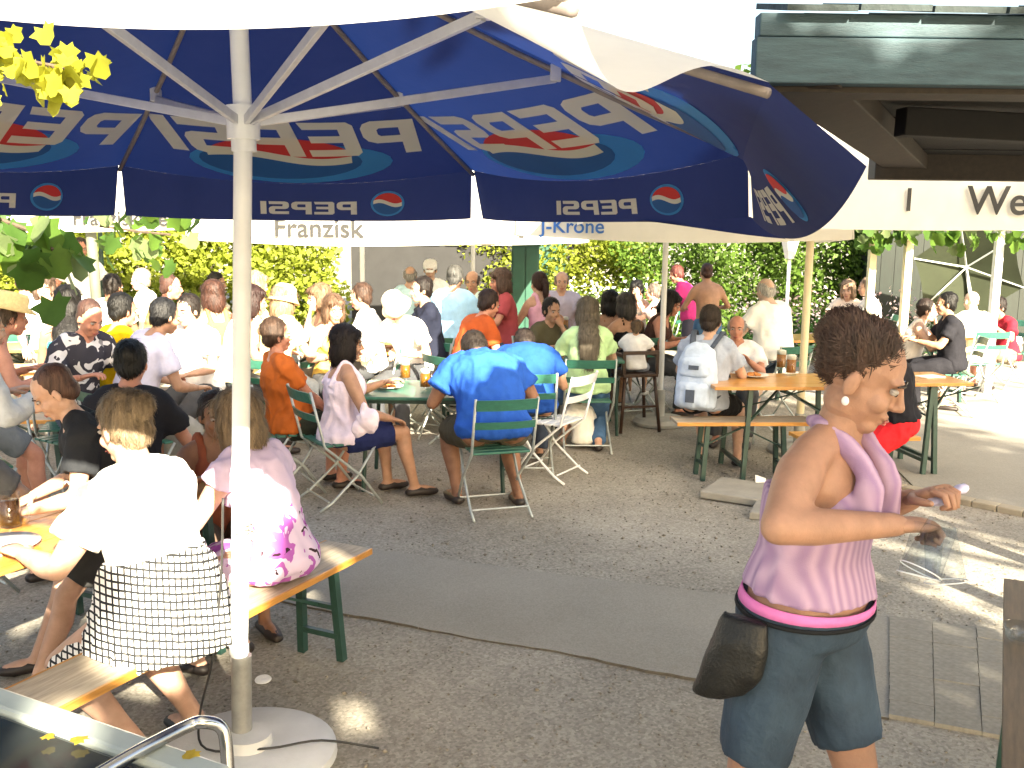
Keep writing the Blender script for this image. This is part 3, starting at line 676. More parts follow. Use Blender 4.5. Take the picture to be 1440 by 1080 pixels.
# tilted green parasol leaning in front of the hut
OLIVE = M('olive_parasol_fabric', (.035, .045, .022), .8, .15, 4, .1, 200, trans=.35)
gp = thing('parasol', 'tilted olive green parasol leaning open before the hut', 'parasol', (6.35, 13.9, 0), 0)
ctr = V((0, .15, 1.45)); nrm = V((-.25, -.9, -.3)).normalized(); ux = nrm.cross(V((0, 0, 1))).normalized(); uz = ux.cross(nrm); q = MB()
rim = [ctr + nrm * .22 + (ux * math.cos(R(a)) + uz * math.sin(R(a))) * .75 for a in range(15, 375, 60)]
vs = [ctr - nrm * .08]; 
for k in range(6):
    for j in range(8): vs.append(rim[k].lerp(rim[(k + 1) % 6], j / 8).lerp(ctr, .05 * math.sin(math.pi * j / 8)))
q.add(vs, [(0, 1 + k, 1 + (k + 1) % 48) for k in range(48)]); q.build('canopy', OLIVE, gp)
for k in range(6): q = MB(); q.bar(ctr, rim[k] + nrm * .015, .02, .02); q.build('rib', PSTEEL, gp)
q = MB(); q.tube([ctr - nrm * .05, ctr + V((.1, -.1, -.7)), (.15, -.1, 0)], .02, 10); q.build('pole', WHITEP, gp)
# pergola posts with vine on top
pg = thing('pergola', 'cream pergola posts carrying leafy vines before the hedge', 'pergola', (0, 0, 0))
pa, pb_ = spot(1222, 500), spot(1272, 497); pa = at(1224, 400, 12.6); pb_ = at(1274, 400, 12.2); pc_ = at(1400, 400, 12.0)
for p, mt in ((pa, CREAMP), (pb_, CREAMP), (pc_, WHITEP)): q = MB(); q.box((p.x, p.y, 1.05), (.09, .09, 2.1)); q.build('post', mt, pg, bevel=.008)
q = MB(); q.bar((pa.x - .6, pa.y, 2.12), (pc_.x + 1.2, pc_.y, 2.12), .1, .09); q.build('beam', CREAMP, pg)
vine('leafy vine trained along the top of the cream pergola', [(pa.x - .3, pa.y - .08, 2.12), (pb_.x, pb_.y - .1, 2.1), (pc_.x, pc_.y - .1, 2.1), (pc_.x + .8, pc_.y, 2.1)], 190, .2, 12, .13, .10)
lp = at(1107, 420, 13.6); lmp = thing('lamp_post', 'small white lantern on a thin white post before the hedge', 'lamp', (lp.x, lp.y, 0))
q = MB(); q.tube([(0, 0, 0), (0, 0, 1.55)], .025, 10); q.build('post', WHITEP, lmp, True)
q = MB(); q.lathe([(.0, 1.55), (.06, 1.55), (.13, 1.82), (.13, 1.84), (0, 1.84)], 6); q.build('lantern', M('milk_glass', (.75, .75, .72), .3), lmp); q = MB(); q.lathe([(.15, 1.84), (.03, 1.93), (.0, 1.95)], 6); q.build('cap', M('dark_cap', (.05, .05, .05), .5), lmp)
# low brick border with pale flowers
fb = thing('flower_bed', 'bed of pink and white flowers along the hedge foot', 'flowers', (0, 0, 0))
leaf_cloud('blossom', [(x, 14.6 + .1 * math.sin(x * 3), .6) for x in np.arange(3.4, 6.2, .3)], [(.3, .3, .55)] * 10, 1300, .055, M('pink_blossom', (.5, .22, .26), .7, .5, 6, col2=(.8, .7, .7)), fb, 61)
leaf_cloud('foliage', [(x, 14.7, .35) for x in np.arange(3.4, 6.2, .3)], [(.3, .3, .38)] * 10, 2500, .08, LEAF_DK, fb, 62)
fb2 = thing('flower_bed', 'white flowering shrubs in front of the yellow-green hedge', 'flowers', (0, 0, 0))
leaf_cloud('blossom', [(x, 15.8, .8) for x in np.arange(.9, 2.4, .25)], [(.28, .3, .4)] * 6, 600, .06, M('white_blossom', (.75, .74, .68), .7, .2, 6), fb2, 63)
leaf_cloud('foliage', [(x, 15.9, .5) for x in np.arange(.9, 2.4, .25)], [(.3, .3, .5)] * 6, 2500, .09, LEAF_MID, fb2, 64)
# dark green post at the left
gpp = at(134, 400, 10.8); q = MB(); q.tube([(gpp.x, gpp.y, 0), (gpp.x, gpp.y, 1.2), (gpp.x - .03, gpp.y, 2.3)], .055, 12); o = q.build('post', M('grey_green_post', (.11, .12, .09), .7, .2, 8), None, True); tag(o, 'grey-green wooden post between the far left tables', 'post')
# ============================================================ FURNITURE
def bench_parts(t, L, W_, z, legm=GSTEEL, top=WOODW, edge=WOOD, legs=True):
    q = MB(); q.box((0, 0, z - .014), (L, W_, .026)); q.build('board', top, t, bevel=.004)
    for s in (-1, 1):
        q = MB(); q.box((0, s * (W_ / 2 + .004), z - .016), (L + .002, .012, .030)); q.build('edge_strip', edge, t, bevel=.003)
    for e in (-1, 1):
        for s in (-1, 1):
            q = MB(); q.bar((e * (L / 2 - .25), s * W_ * .36, z - .03), (e * (L / 2 - .22), s * W_ * .44, 0), .035, .035); q.build('leg', legm, t)
        q = MB(); q.bar((e * (L / 2 - .235), -W_ * .42, .12), (e * (L / 2 - .235), W_ * .42, .12), .025, .025); q.build('crossbar', legm, t)
        q = MB(); q.bar((e * (L / 2 - .25), 0, z * .55), (e * (L / 2 - .62), 0, z - .035), .02, .012); q.bar((e * (L / 2 - .245), -W_ * .4, z * .55), (e * (L / 2 - .245), W_ * .4, z * .55), .022, .022); q.build('brace', legm, t)
def bench(label, c, az, L=2.2, z=.47, **k):
    t = thing('bench', label, 'bench', (c[0], c[1], 0), R(az)); bench_parts(t, L, .25, z, **k); return t
def btable(label, c, az, L=2.2, Wd=.52, z=.76, top=WOOD, **k):
    t = thing('beer_table', label, 'table', (c[0], c[1], 0), R(az))
    n = 4
    for j in range(n):
        q = MB(); q.box((0, -Wd / 2 + Wd * (j + .5) / n, z - .014 + (j % 2) * .0006), (L, Wd / n - .002, .027)); q.build('plank', top, t, bevel=.002)
    for e in (-1, 1):
        for s in (-1, 1):
            q = MB(); q.bar((e * (L / 2 - .3), s * Wd * .40, z - .03), (e * (L / 2 - .26), s * Wd * .44, 0), .035, .035); q.build('leg', GSTEEL, t)
        q = MB(); q.bar((e * (L / 2 - .265), -Wd * .44, .12), (e * (L / 2 - .265), Wd * .44, .12), .028, .028); q.build('crossbar', GSTEEL, t)
        q = MB(); q.bar((e * (L / 2 - .28), -Wd * .4, .45), (e * (L / 2 - .75), Wd * .3, z - .04), .02, .012); q.bar((e * (L / 2 - .28), Wd * .4, .45), (e * (L / 2 - .75), -Wd * .3, z - .055), .02, .012); q.build('brace', GSTEEL, t)
    return t
# folding garden chair, facing +y
def chair_parts(t, slat, steel):
    for j in range(5): q = MB(); q.box((0, -.17 + j * .078, .45), (.40, .062, .016)); q.build('seat_slat', slat, t, bevel=.004)
    q = MB(); nn = 8
    for z0, z1 in ((.76, .835), (.63, .68)):
        q = MB(); vs = []
        for i in range(nn + 1):
            x = -.21 + .42 * i / nn; bow = -.03 * (1 - (x / .21) ** 2)
            yb = lambda z: -.20 - (z - .45) * .28
            vs += [(x, yb(z0) + bow, z0), (x, yb(z1) + bow, z1), (x, yb(z0) + bow - .014, z0), (x, yb(z1) + bow - .014, z1)]
        fs = []
        for i in range(nn): b = i * 4; fs += [(b, b + 4, b + 5, b + 1), (b + 2, b + 3, b + 7, b + 6), (b + 1, b + 5, b + 7, b + 3), (b, b + 2, b + 6, b + 4)]
        fs += [(0, 1, 3, 2), (nn * 4, nn * 4 + 2, nn * 4 + 3, nn * 4 + 1)]; q.add(vs, fs); q.build('back_slat', slat, t)
    for s in (-1, 1):
        q = MB(); q.tube([(s * .215, -.305, .84), (s * .215, -.21, .45), (s * .205, .06, .22), (s * .20, .22, .0)], .010, 8); q.build('back_leg' if False else 'leg', steel, t, True)
        q = MB(); q.tube([(s * .19, .19, .44), (s * .195, .04, .22), (s * .205, -.16, .05), (s * .205, -.25, .0)], .010, 8); q.build('leg', steel, t, True)
    for y_, z_ in ((.16, .06), (-.18, .06)): q = MB(); q.tube([(-.2, y_, z_), (.2, y_, z_)], .007, 6); q.build('crossbar', steel, t)
CH = {}
def chair(label, c, face, kind='green', z=0):
    rz = R(face - 90)
    if kind not in CH:
        t = thing('garden_chair', label, 'chair', (c[0], c[1], 0), rz, 'folding garden chairs'); chair_parts(t, GSLAT if kind == 'green' else WHITEP, PSTEEL if kind == 'green' else WHITEP); CH[kind] = t; return t
    return dup(CH[kind], (c[0], c[1], 0), rz, label)
def gtable(label, c, L, Wd, z=.72, mat=GSLAT, rz=0, cloth_=None):
    t = thing('garden_table', label, 'table', (c[0], c[1], 0), rz); q = MB(); q.box((0, 0, z - .012), (L, Wd, .024)); q.build('top', mat, t, bevel=.006)
    q = MB(); q.box((0, 0, z - .04), (L * .9, Wd * .9, .03)); q.build('frame', GSTEEL, t)
    for sx in (-1, 1):
        for sy in (-1, 1): q = MB(); q.tube([(sx * L * .42, sy * Wd * .4, z - .03), (sx * L * .45, sy * Wd * .44, 0)], .016, 8); q.build('leg', GSTEEL, t)
    return t
# glassware
GLASS = glassmat('clear_glass', (.93, .95, .95)); BEER = M('beer', (.55, .22, .02), .15, .1, 3, trans=.5); FOAM = M('foam', (.8, .76, .66), .9); COLA = M('cola', (.02, .008, .005), .1)
CER = M('white_ceramic', (.75, .75, .73), .2, .03, 4)
def mug(label, p, fill=BEER, h=.17, r=.042):
    t = thing('beer_mug', label, 'glass', p); q = MB(); q.lathe([(r * .9, 0), (r, .02), (r, h), (r * .93, h), (r * .93, .025), (0, .022)], 18, cap=False); q.build('glass', GLASS, t, True)
    q = MB(); q.lathe([(0, .024), (r * .9, .026), (r * .9, h * .8), (0, h * .8)], 16); q.build('drink', fill, t, True)
    if fill is BEER: q = MB(); q.lathe([(0, h * .8), (r * .9, h * .8), (r * .91, h * .98), (r * .5, h * 1.02), (0, h * 1.03)], 16); q.build('foam', FOAM, t, True)
    q = MB(); q.tube([(r, 0, h * .8), (r + .03, 0, h * .78), (r + .038, 0, h * .5), (r + .028, 0, h * .22), (r, 0, h * .2)], .007, 8); q.build('handle', GLASS, t, True)
    return t
def bottle(label, p, mat):
    t = thing('bottle', label, 'bottle', p); q = MB(); q.lathe([(0, 0), (.033, 0), (.035, .01), (.035, .14), (.014, .19), (.013, .24), (0, .24)], 16); q.build('body', mat, t, True); q = MB(); q.lathe([(.015, .24), (.015, .255), (0, .255)], 12); q.build('cap', PSTEEL, t); return t
def plate(label, p, food=None):
    t = thing('plate', label, 'plate', p); q = MB(); q.lathe([(0, .004), (.07, .004), (.12, .02), (.122, .024), (.075, .010), (0, .010)], 28); q.build('dish', CER, t, True)
    if food:
        q = MB(); rg = random.Random(hash(label) & 255)
        for k in range(5): q.ell((rg.uniform(-.05, .05), rg.uniform(-.05, .05), .022), (.03, .022, .016), n=8, k=6)
        q.build('food', food, t, True)
    return t
FOOD = M('food', (.45, .16, .03), .5, .4, 30)
# --- front bench and table (left foreground)
BAZ = 64.5
b_end = spot(515, 769, .47); bd_ = V((math.cos(R(BAZ)), math.sin(R(BAZ)), 0)); bn = V((-bd_.y, bd_.x, 0))
fb_c = b_end - bd_ * 1.1 + bn * .10
bench('front beer bench with orange edges beside the blue parasol pole', fb_c, BAZ)
ft_c = fb_c + bn * .66 - bd_ * .15
btable('front orange beer table with plate and glass on it', ft_c, BAZ)
bench('beer bench behind the front orange table', ft_c + bn * .62, BAZ)
# second row left
t2 = spot(120, 522, .76); btable('orange beer table with drinks before the teal-topped woman', (t2.x - .5, t2.y + .15), 10)
bench('orange beer bench standing at the left behind the dark-shirted boy', (spot(20, 588, .47).x - .55, spot(20, 588, .47).y), 6)
bench('orange beer bench under the lavender-shirted man', (spot(258, 548, .47).x, spot(258, 548, .47).y + .05), 12)
# right tables
rt = spot(1085, 545, .76); btable('orange beer table in front of the elderly man in white', (rt.x + .22, rt.y + .40), 4, 1.35, .7)
rb = spot(985, 592, .47); bench('short orange beer bench carrying the backpack wearer', (rb.x + .35, rb.y + .1), 4, 1.1)
r2 = spot(1305, 540, .76); btable('orange beer table with a paper on it beside the sunlit lane', (r2.x + .06, r2.y + .35), 8, .62, .6)
rs = spot(1262, 613, .47); bench('yellow beer bench under the red shorts', (rs.x - .3, rs.y + .05), 8, .9, z=.47, top=WOOD)
# near right table (waitress side)
e0, e1 = spot(1407, 812, .76), spot(1402, 1080, .76); d_ = (e0 - e1).normalized(); az_ = math.degrees(math.atan2(d_.y, d_.x)); nn_ = V((d_.y, -d_.x, 0))
tc_ = e0 - d_ * 1.0 + nn_ * .30; btable('near brown table edge beside the waitress', tc_, az_, 2.0, .58, top=M('aged_brown_wood', (.16, .105, .055), .5, .3, 5, .1, 50, stretch=(1.2, 12, 12)))
gl = thing('glass_bowl', 'small clear glass lying at the edge of the near brown table', 'glass', spot(1434, 905, .76)); q = MB(); q.lathe([(.02, .0), (.045, .02), (.05, .055), (.047, .055), (.04, .022), (0, .006)], 20, cap=False); q.build('bowl', GLASS, gl, True)
# --- middle: green garden table
gm = spot(608, 560, .72); gtable('green metal table between the orange and blue shirted guests', (gm.x, gm.y + .42), 1.15, .8)
for k, (x, y, f, lab) in enumerate(((598, 548, BEER, 'amber beer mug on the green table nearest the dark-haired woman'), (570, 535, BEER, 'foaming beer mug at the back of the green table'), (606, 545, COLA, 'glass of dark cola on the green table beside the blue shirt'))): mug(lab, spot(x, y, .72), f, .16)
plate('white plate with food on the green metal table', spot(545, 546, .72), FOOD)
plate('white plate on the front orange beer table', spot(8, 770, .76)); mug('tall glass of cola with a straw on the front orange table', spot(15, 745, .76), COLA, .15)
g2 = spot(920, 480, .72); gtable('green table with baskets behind the toddler', (g2.x + .15, g2.y), 1.3, .8)
gtable('green table hidden between second blue shirt and the pale green shirt', (.55, 9.6), 1.0, .8)
mug('beer mug on the table of the elderly man in white', spot(1098, 520, .76)); mug('second beer mug standing near the cream pole', spot(1112, 528, .76)); plate('plate of food before the elderly man', spot(1060, 530, .76), FOOD)
mug('beer glass on the left orange table', spot(95, 505, .76), COLA, .12); mug('pale glass beside the cola on the left orange table', spot(108, 512, .76), BEER, .13)
pp = MB(); pp.box((0, 0, .004), (.2, .14, .006)); o = pp.build('menu', cloth('f4f4f0')); o.location = spot(1308, 530, .76); o.rotation_euler = (0, 0, .4); tag(o, 'white menu sheet on the lane-side beer table', 'menu')
for k, (x, y) in enumerate(((-1.9, 9.6), (-3.3, 9.2), (-1.15, 9.9), (-4.9, 9.4), (.4, 11.4), (3.6, 11.2), (4.6, 11.4))):
    btable(('orange beer table before the sunlit blond women', 'orange beer table behind the lavender and white shirts', 'orange beer table under the navy-shirted woman\'s arms', 'far left beer table by the grey-green post', 'beer table between the pink top and the bald man', 'beer table behind the white parasol pole', 'beer table of the hugging couple')[k], (x, y), 0 if k in (0, 2) else 15, 1.5, .6)
for k, (x, y) in enumerate(((-2.05, 9.5), (-1.7, 9.55), (-1.35, 9.7), (-.95, 9.75), (-3.1, 9.2), (-3.6, 9.2), (.3, 11.4), (.6, 11.35))):
    mug(('beer mug before the blond woman in cream', 'beer mug beside the straw-hatted guest', 'beer mug before the man in profile', 'beer mug before the navy-shirted woman', 'beer mug before the man facing out in white', 'beer mug behind the lavender shirt', 'beer mug before the pink top', 'beer mug before the bald man')[k], (x, y, .7605))
# --- glass topped freezer bottom left with steel handle
fz = thing('freezer', 'glass topped chest freezer with grey frame and steel handle', 'freezer', (0, 0, 0))
fa, fb_ = spot(-20, 962, .90), spot(318, 1078, .90); fd = (fb_ - fa).normalized(); fn = V((fd.y, -fd.x, 0)); fm = (fa + fb_) / 2
rotf = Matrix.Rotation(math.atan2(fd.y, fd.x), 4, 'Z'); FM = Matrix.Translation((fb_.x, fb_.y, 0)) @ rotf
def FZ(q, n, m, **k): return q.xf(FM).build(n, m, fz, **k)
GREYF = M('grey_plastic_frame', (.30, .34, .33), .35, .1, 8)
q = MB(); q.box((-.6, -.45, .43), (1.2, .86, .86)); FZ(q, 'body', M('freezer_white', (.6, .6, .6), .4), bevel=.02)
q = MB(); q.box((-.6, -.03, .88), (1.22, .07, .05)); FZ(q, 'frame', GREYF, bevel=.01)
q = MB(); q.box((-.6, -.87, .88), (1.22, .07, .05)); FZ(q, 'frame', GREYF, bevel=.01)
for x in (-1.18, -.02): q = MB(); q.box((x, -.45, .88), (.06, .76, .05)); FZ(q, 'frame', GREYF, bevel=.01)
q = MB(); q.box((-.6, -.45, .885), (1.09, .76, .012)); FZ(q, 'glass_lid', M('dark_glass', (.03, .035, .035), .06, .3, 3, spec=.7))
h0, h1, h2, h3 = at(120, 1100, 1.75), at(262, 1022, 1.95), at(312, 1024, 1.98), at(322, 1130, 1.95)
q = MB(); q.tube(smooth_pts([h0, h0.lerp(h1, .5) + V((0, 0, .004)), h1, h1.lerp(h2, .5) + V((0, 0, .012)), h2, h2.lerp(h3, .3) + V((.006, 0, -.005)), h3], 6), .014, 16); q.build('handle', M('chrome', (.5, .5, .5), .18, .05, 5, metal=1.0), fz, True)
YL = leafmat('yellow_leaf', (.55, .40, .06))
for k, (x, y, s) in enumerate(((65, 1040, .035), (118, 1042, .045), (275, 1058, .045))):
    me = leaf_mesh('fallen_leaf', YL); o = bpy.data.objects.new('fallen_leaf', me); link(o); o.location = spot(x, y, .905); o.scale = (s, s, s * .4); o.rotation_euler = (0, 0, k * 1.3); o.location.z = .908
    tag(o, ('smallest yellow leaf fallen on the freezer glass', 'pale yellow leaf fallen near the freezer frame', 'yellow leaf lying by the steel handle')[k], 'leaf')
# --- high chair
hp = spot(888, 600); HCC = V((hp.x, hp.y - .1, 0)); hc = thing('high_chair', 'dark wooden high chair with the toddler in it', 'high chair', HCC, R(15))
q = MB(); q.box((0, 0, .55), (.36, .34, .03)); q.build('seat', DKWOOD, hc, bevel=.005)
for sx in (-1, 1):
    for sy in (-1, 1): q = MB(); q.tube([(sx * .15, sy * .14, .55), (sx * .2, sy * .19, 0)], .018, 8); q.build('leg', DKWOOD, hc, True)
    q = MB(); q.bar((sx * .17, -.16, .74), (sx * .17, .16, .74), .03, .03); q.build('armrest', DKWOOD, hc)
    for sy in (-1, 1): q = MB(); q.bar((sx * .17, sy * .15, .56), (sx * .17, sy * .15, .78), .028, .028); q.build('post', DKWOOD, hc)
q = MB(); q.bar((-.18, -.155, .77), (.18, -.155, .77), .02, .035); q.build('rail', DKWOOD, hc); q = MB(); q.bar((-.18, .155, .72), (.18, .155, .72), .02, .03); q.build('rail', DKWOOD, hc)
q = MB(); q.bar((-.18, -.17, .25), (.18, -.17, .25), .02, .02); q.build('footrest', DKWOOD, hc)
# empty white chair and others
c1 = spot(775, 672); chair('white folding chair standing empty beside the blue shirt', (c1.x - .02, c1.y + .1), 150, 'white')

# ============================================================ PEOPLE
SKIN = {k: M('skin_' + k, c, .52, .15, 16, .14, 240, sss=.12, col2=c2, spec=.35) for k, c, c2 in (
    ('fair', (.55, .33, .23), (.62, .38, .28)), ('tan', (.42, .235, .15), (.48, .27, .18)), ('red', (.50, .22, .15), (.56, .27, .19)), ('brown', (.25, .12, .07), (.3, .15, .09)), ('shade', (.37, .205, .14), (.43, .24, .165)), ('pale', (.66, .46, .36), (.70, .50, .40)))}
LIP = M('lip', (.38, .11, .09), .4); EYEW = M('eye_white', (.38, .34, .31), .3); EYED = M('eye_dark', (.03, .02, .015), .15)
def hairmat(hexc):
    c_ = srgb(hexc); y_ = .3 * c_[0] + .55 * c_[1] + .15 * c_[2]; c_ = tuple((k * .6 + y_ * .4) * .62 for k in c_)
    return M('hair_' + hexc, c_, .55, .6, 60, .6, 140, stretch=(1.0, 1.0, .15), spec=.35)
def shoemat(hexc): return M('shoe_' + hexc, srgb(hexc), .5, .15, 20)
JOBS = []       # (temp object, smoothing) waiting for remeshing
FINAL = []      # (name, parent, [(handle or MB, material index)], materials, displacement)
def rem(mb, vox, it):
    me = mb.mesh('t'); o = bpy.data.objects.new('t', me); COL.objects.link(o)
    r = o.modifiers.new('r', 'REMESH'); r.mode = 'VOXEL'; r.voxel_size = vox; r.use_smooth_shade = True
    s = o.modifiers.new('s', 'SMOOTH'); s.factor = .5; s.iterations = it
    JOBS.append(o); return o
def final(name, parent, pieces, mats, disp=None, label=None): FINAL.append((name, parent, pieces, mats, disp, label))
def arrays(me):
    nv, nl, np_ = len(me.vertices), len(me.loops), len(me.polygons)
    co = np.empty(nv * 3, np.float32); me.vertices.foreach_get('co', co); no = np.empty(nv * 3, np.float32); me.vertex_normals.foreach_get('vector', no)
    li = np.empty(nl, np.int32); me.loops.foreach_get('vertex_index', li); lt = np.empty(np_, np.int32); me.polygons.foreach_get('loop_total', lt)
    return co.reshape(-1, 3), no.reshape(-1, 3), li, lt
def flush():
    bpy.context.view_layer.update(); dg = bpy.context.evaluated_depsgraph_get()
    cache = {}
    for o in JOBS:
        me = bpy.data.meshes.new_from_object(o.evaluated_get(dg)); cache[o] = arrays(me); bpy.data.meshes.remove(me)
    for name, parent, pieces, mats, disp, label in FINAL:
        CO, LI, LT, MI = [], [], [], []; nb = 0
        for pc, mi in pieces:
            if isinstance(pc, MB):
                me = pc.mesh('t2'); bm = bmesh.new(); bm.from_mesh(me); bmesh.ops.recalc_face_normals(bm, faces=bm.faces); bm.to_mesh(me); bm.free()
                co, no, li, lt = arrays(me); mm = np.empty(len(lt), np.int32); me.polygons.foreach_get('material_index', mm); mm = mm + mi; bpy.data.meshes.remove(me)
            else:
                co, no, li, lt = cache[pc]; mm = np.full(len(lt), mi, np.int32)
                if disp is not None: co = disp(co.astype(float), no)
            if len(co) == 0: continue
            CO.append(co); LI.append(li + nb)
            if disp is not None and getattr(disp, 'n', 0):
                cx, cn = co.astype(float), no.astype(float); ids = RNG.integers(0, len(cx), disp.n); p = cx[ids]; nn2 = cn[ids]
                t = np.array(disp.dirv)[None] + RNG.normal(0, .30, (disp.n, 3)); t -= nn2 * (t * nn2).sum(1)[:, None]; t /= np.linalg.norm(t, axis=1)[:, None] + 1e-6
                sd_ = np.cross(t, nn2); L = disp.length * RNG.uniform(.4, 1.2, disp.n)[:, None]; wv = sd_ * disp.width; lift = RNG.uniform(.0, .007, disp.n)[:, None]
                pa = p + nn2 * .0005; pm = p + t * L * .5 + nn2 * (.002 + lift * .5); pe = p + t * L + nn2 * (lift - L * .06)
                rv = np.stack([pa - wv, pa + wv, pm + wv, pm - wv, pe], 1).reshape(-1, 3); b_ = nb + len(co); k5 = np.arange(disp.n) * 5
                q4 = (k5[:, None] + np.array((0, 1, 2, 3))) + b_; q3 = (k5[:, None] + np.array((3, 2, 4))) + b_
                LT.append(lt); MI.append(mm); CO.append(rv); LI.append(q4.ravel().astype(np.int32)); LT.append(np.full(disp.n, 4, np.int32)); MI.append(np.full(disp.n, mi, np.int32)); LI.append(q3.ravel().astype(np.int32)); LT.append(np.full(disp.n, 3, np.int32)); MI.append(np.full(disp.n, mi, np.int32)); nb += len(co) + len(rv); continue
            LT.append(lt); MI.append(mm); nb += len(co)
        CO, LI, LT, MI = np.concatenate(CO), np.concatenate(LI), np.concatenate(LT), np.concatenate(MI)
        me = bpy.data.meshes.new(name); me.vertices.add(len(CO)); me.vertices.foreach_set('co', CO.astype(np.float32).ravel())
        me.loops.add(len(LI)); me.loops.foreach_set('vertex_index', LI); me.polygons.add(len(LT))
        me.polygons.foreach_set('loop_start', np.concatenate([[0], np.cumsum(LT)[:-1]]).astype(np.int32)); me.polygons.foreach_set('loop_total', LT); me.polygons.foreach_set('material_index', MI)
        me.update(calc_edges=True); me.polygons.foreach_set('use_smooth', [True] * len(LT))
        for mt in mats: me.materials.append(mt)
        o = bpy.data.objects.new(name, me); link(o, parent)
        if label: o['label'] = label
    for o in JOBS:
        me = o.data; bpy.data.objects.remove(o); bpy.data.meshes.remove(me)
def folds(amp, seed, sc=(12, 12, 7), fine=.45):
    def f(co, no):
        q = co * np.array(sc) + seed; w = vnoise(q * .7 + 3.1) * .8
        n = 1 - 2 * np.abs(vnoise(q + w[:, None])); n2 = vnoise(q * 2.7 + 9)
        return co + no * (amp * (n * .8 + n2 * fine))[:, None]
    return f
def strands(amp, seed, n=0, width=.0018, length=.05, dirv=(0, -.25, -1.0)):
    def f(co, no):
        nn_ = vnoise(co * np.array((110, 110, 22)) + seed) + .5 * vnoise(co * np.array((30, 30, 10)) + seed)
        return co + no * (amp * nn_)[:, None]
    f.n = nrib = n; f.width = width; f.length = length; f.dirv = dirv
    return f
def ik(a, b, l1, l2, pole):
    a, b, pole = V(a), V(b), V(pole); d = b - a; L = min(max(d.length, abs(l1 - l2) + .01), (l1 + l2) * .998); dn = d.normalized(); b = a + dn * L
    x = (l1 * l1 - l2 * l2 + L * L) / (2 * L); h = math.sqrt(max(l1 * l1 - x * x, 0)); p = pole - dn * pole.dot(dn); p = p.normalized() if p.length > 1e-4 else V((0, 0, 1))
    return a + dn * x + p * h, b
def hand(mb, wrist, dirv, normal, s=1.0, curl=.5, sidesign=1):
    d = V(dirv).normalized(); n = V(normal); n = (n - d * n.dot(d)).normalized(); x = d.cross(n) * sidesign   # x towards thumb
    w = V(wrist); rings = []
    for t, hw, ht in ((-.01, .024, .018), (.02, .032, .017), (.06, .040, .015), (.092, .038, .011)):
        c = w + d * t * s; rings.append([c + (x * math.cos(a) * hw + n * math.sin(a) * ht) * s for a in [2 * math.pi * k / 10 for k in range(10)]])
    mb.loft(rings)
    for k, (off, L) in enumerate(((.029, .070), (.010, .080), (-.010, .075), (-.028, .058))):
        p = w + d * .085 * s + x * off * s; a = curl * (1 + .08 * k); q = [p]; dd = d
        for j, fr in enumerate((.45, .32, .23)):
            ang = a * (.7 + .5 * j); dd2 = (d * math.cos(sum((a * (.7 + .5 * m_) for m_ in range(j + 1)))) - n * math.sin(sum((a * (.7 + .5 * m_) for m_ in range(j + 1))))); q.append(q[-1] + dd2.normalized() * L * fr * s)
        mb.tube(q, [.0092 * s, .0088 * s, .0078 * s, .0062 * s], 7, round_ends=True)
    p = w + d * .03 * s + x * .028 * s; q = [p, p + (d * .55 + x * .75 - n * .2).normalized() * .035 * s]; q.append(q[-1] + (d * .85 + x * .25 - n * .35).normalized() * .028 * s); q.append(q[-1] + (d * .95 - n * .4).normalized() * .022 * s)
    mb.tube(q, [.013 * s, .011 * s, .0095 * s, .007 * s], 7, round_ends=True)

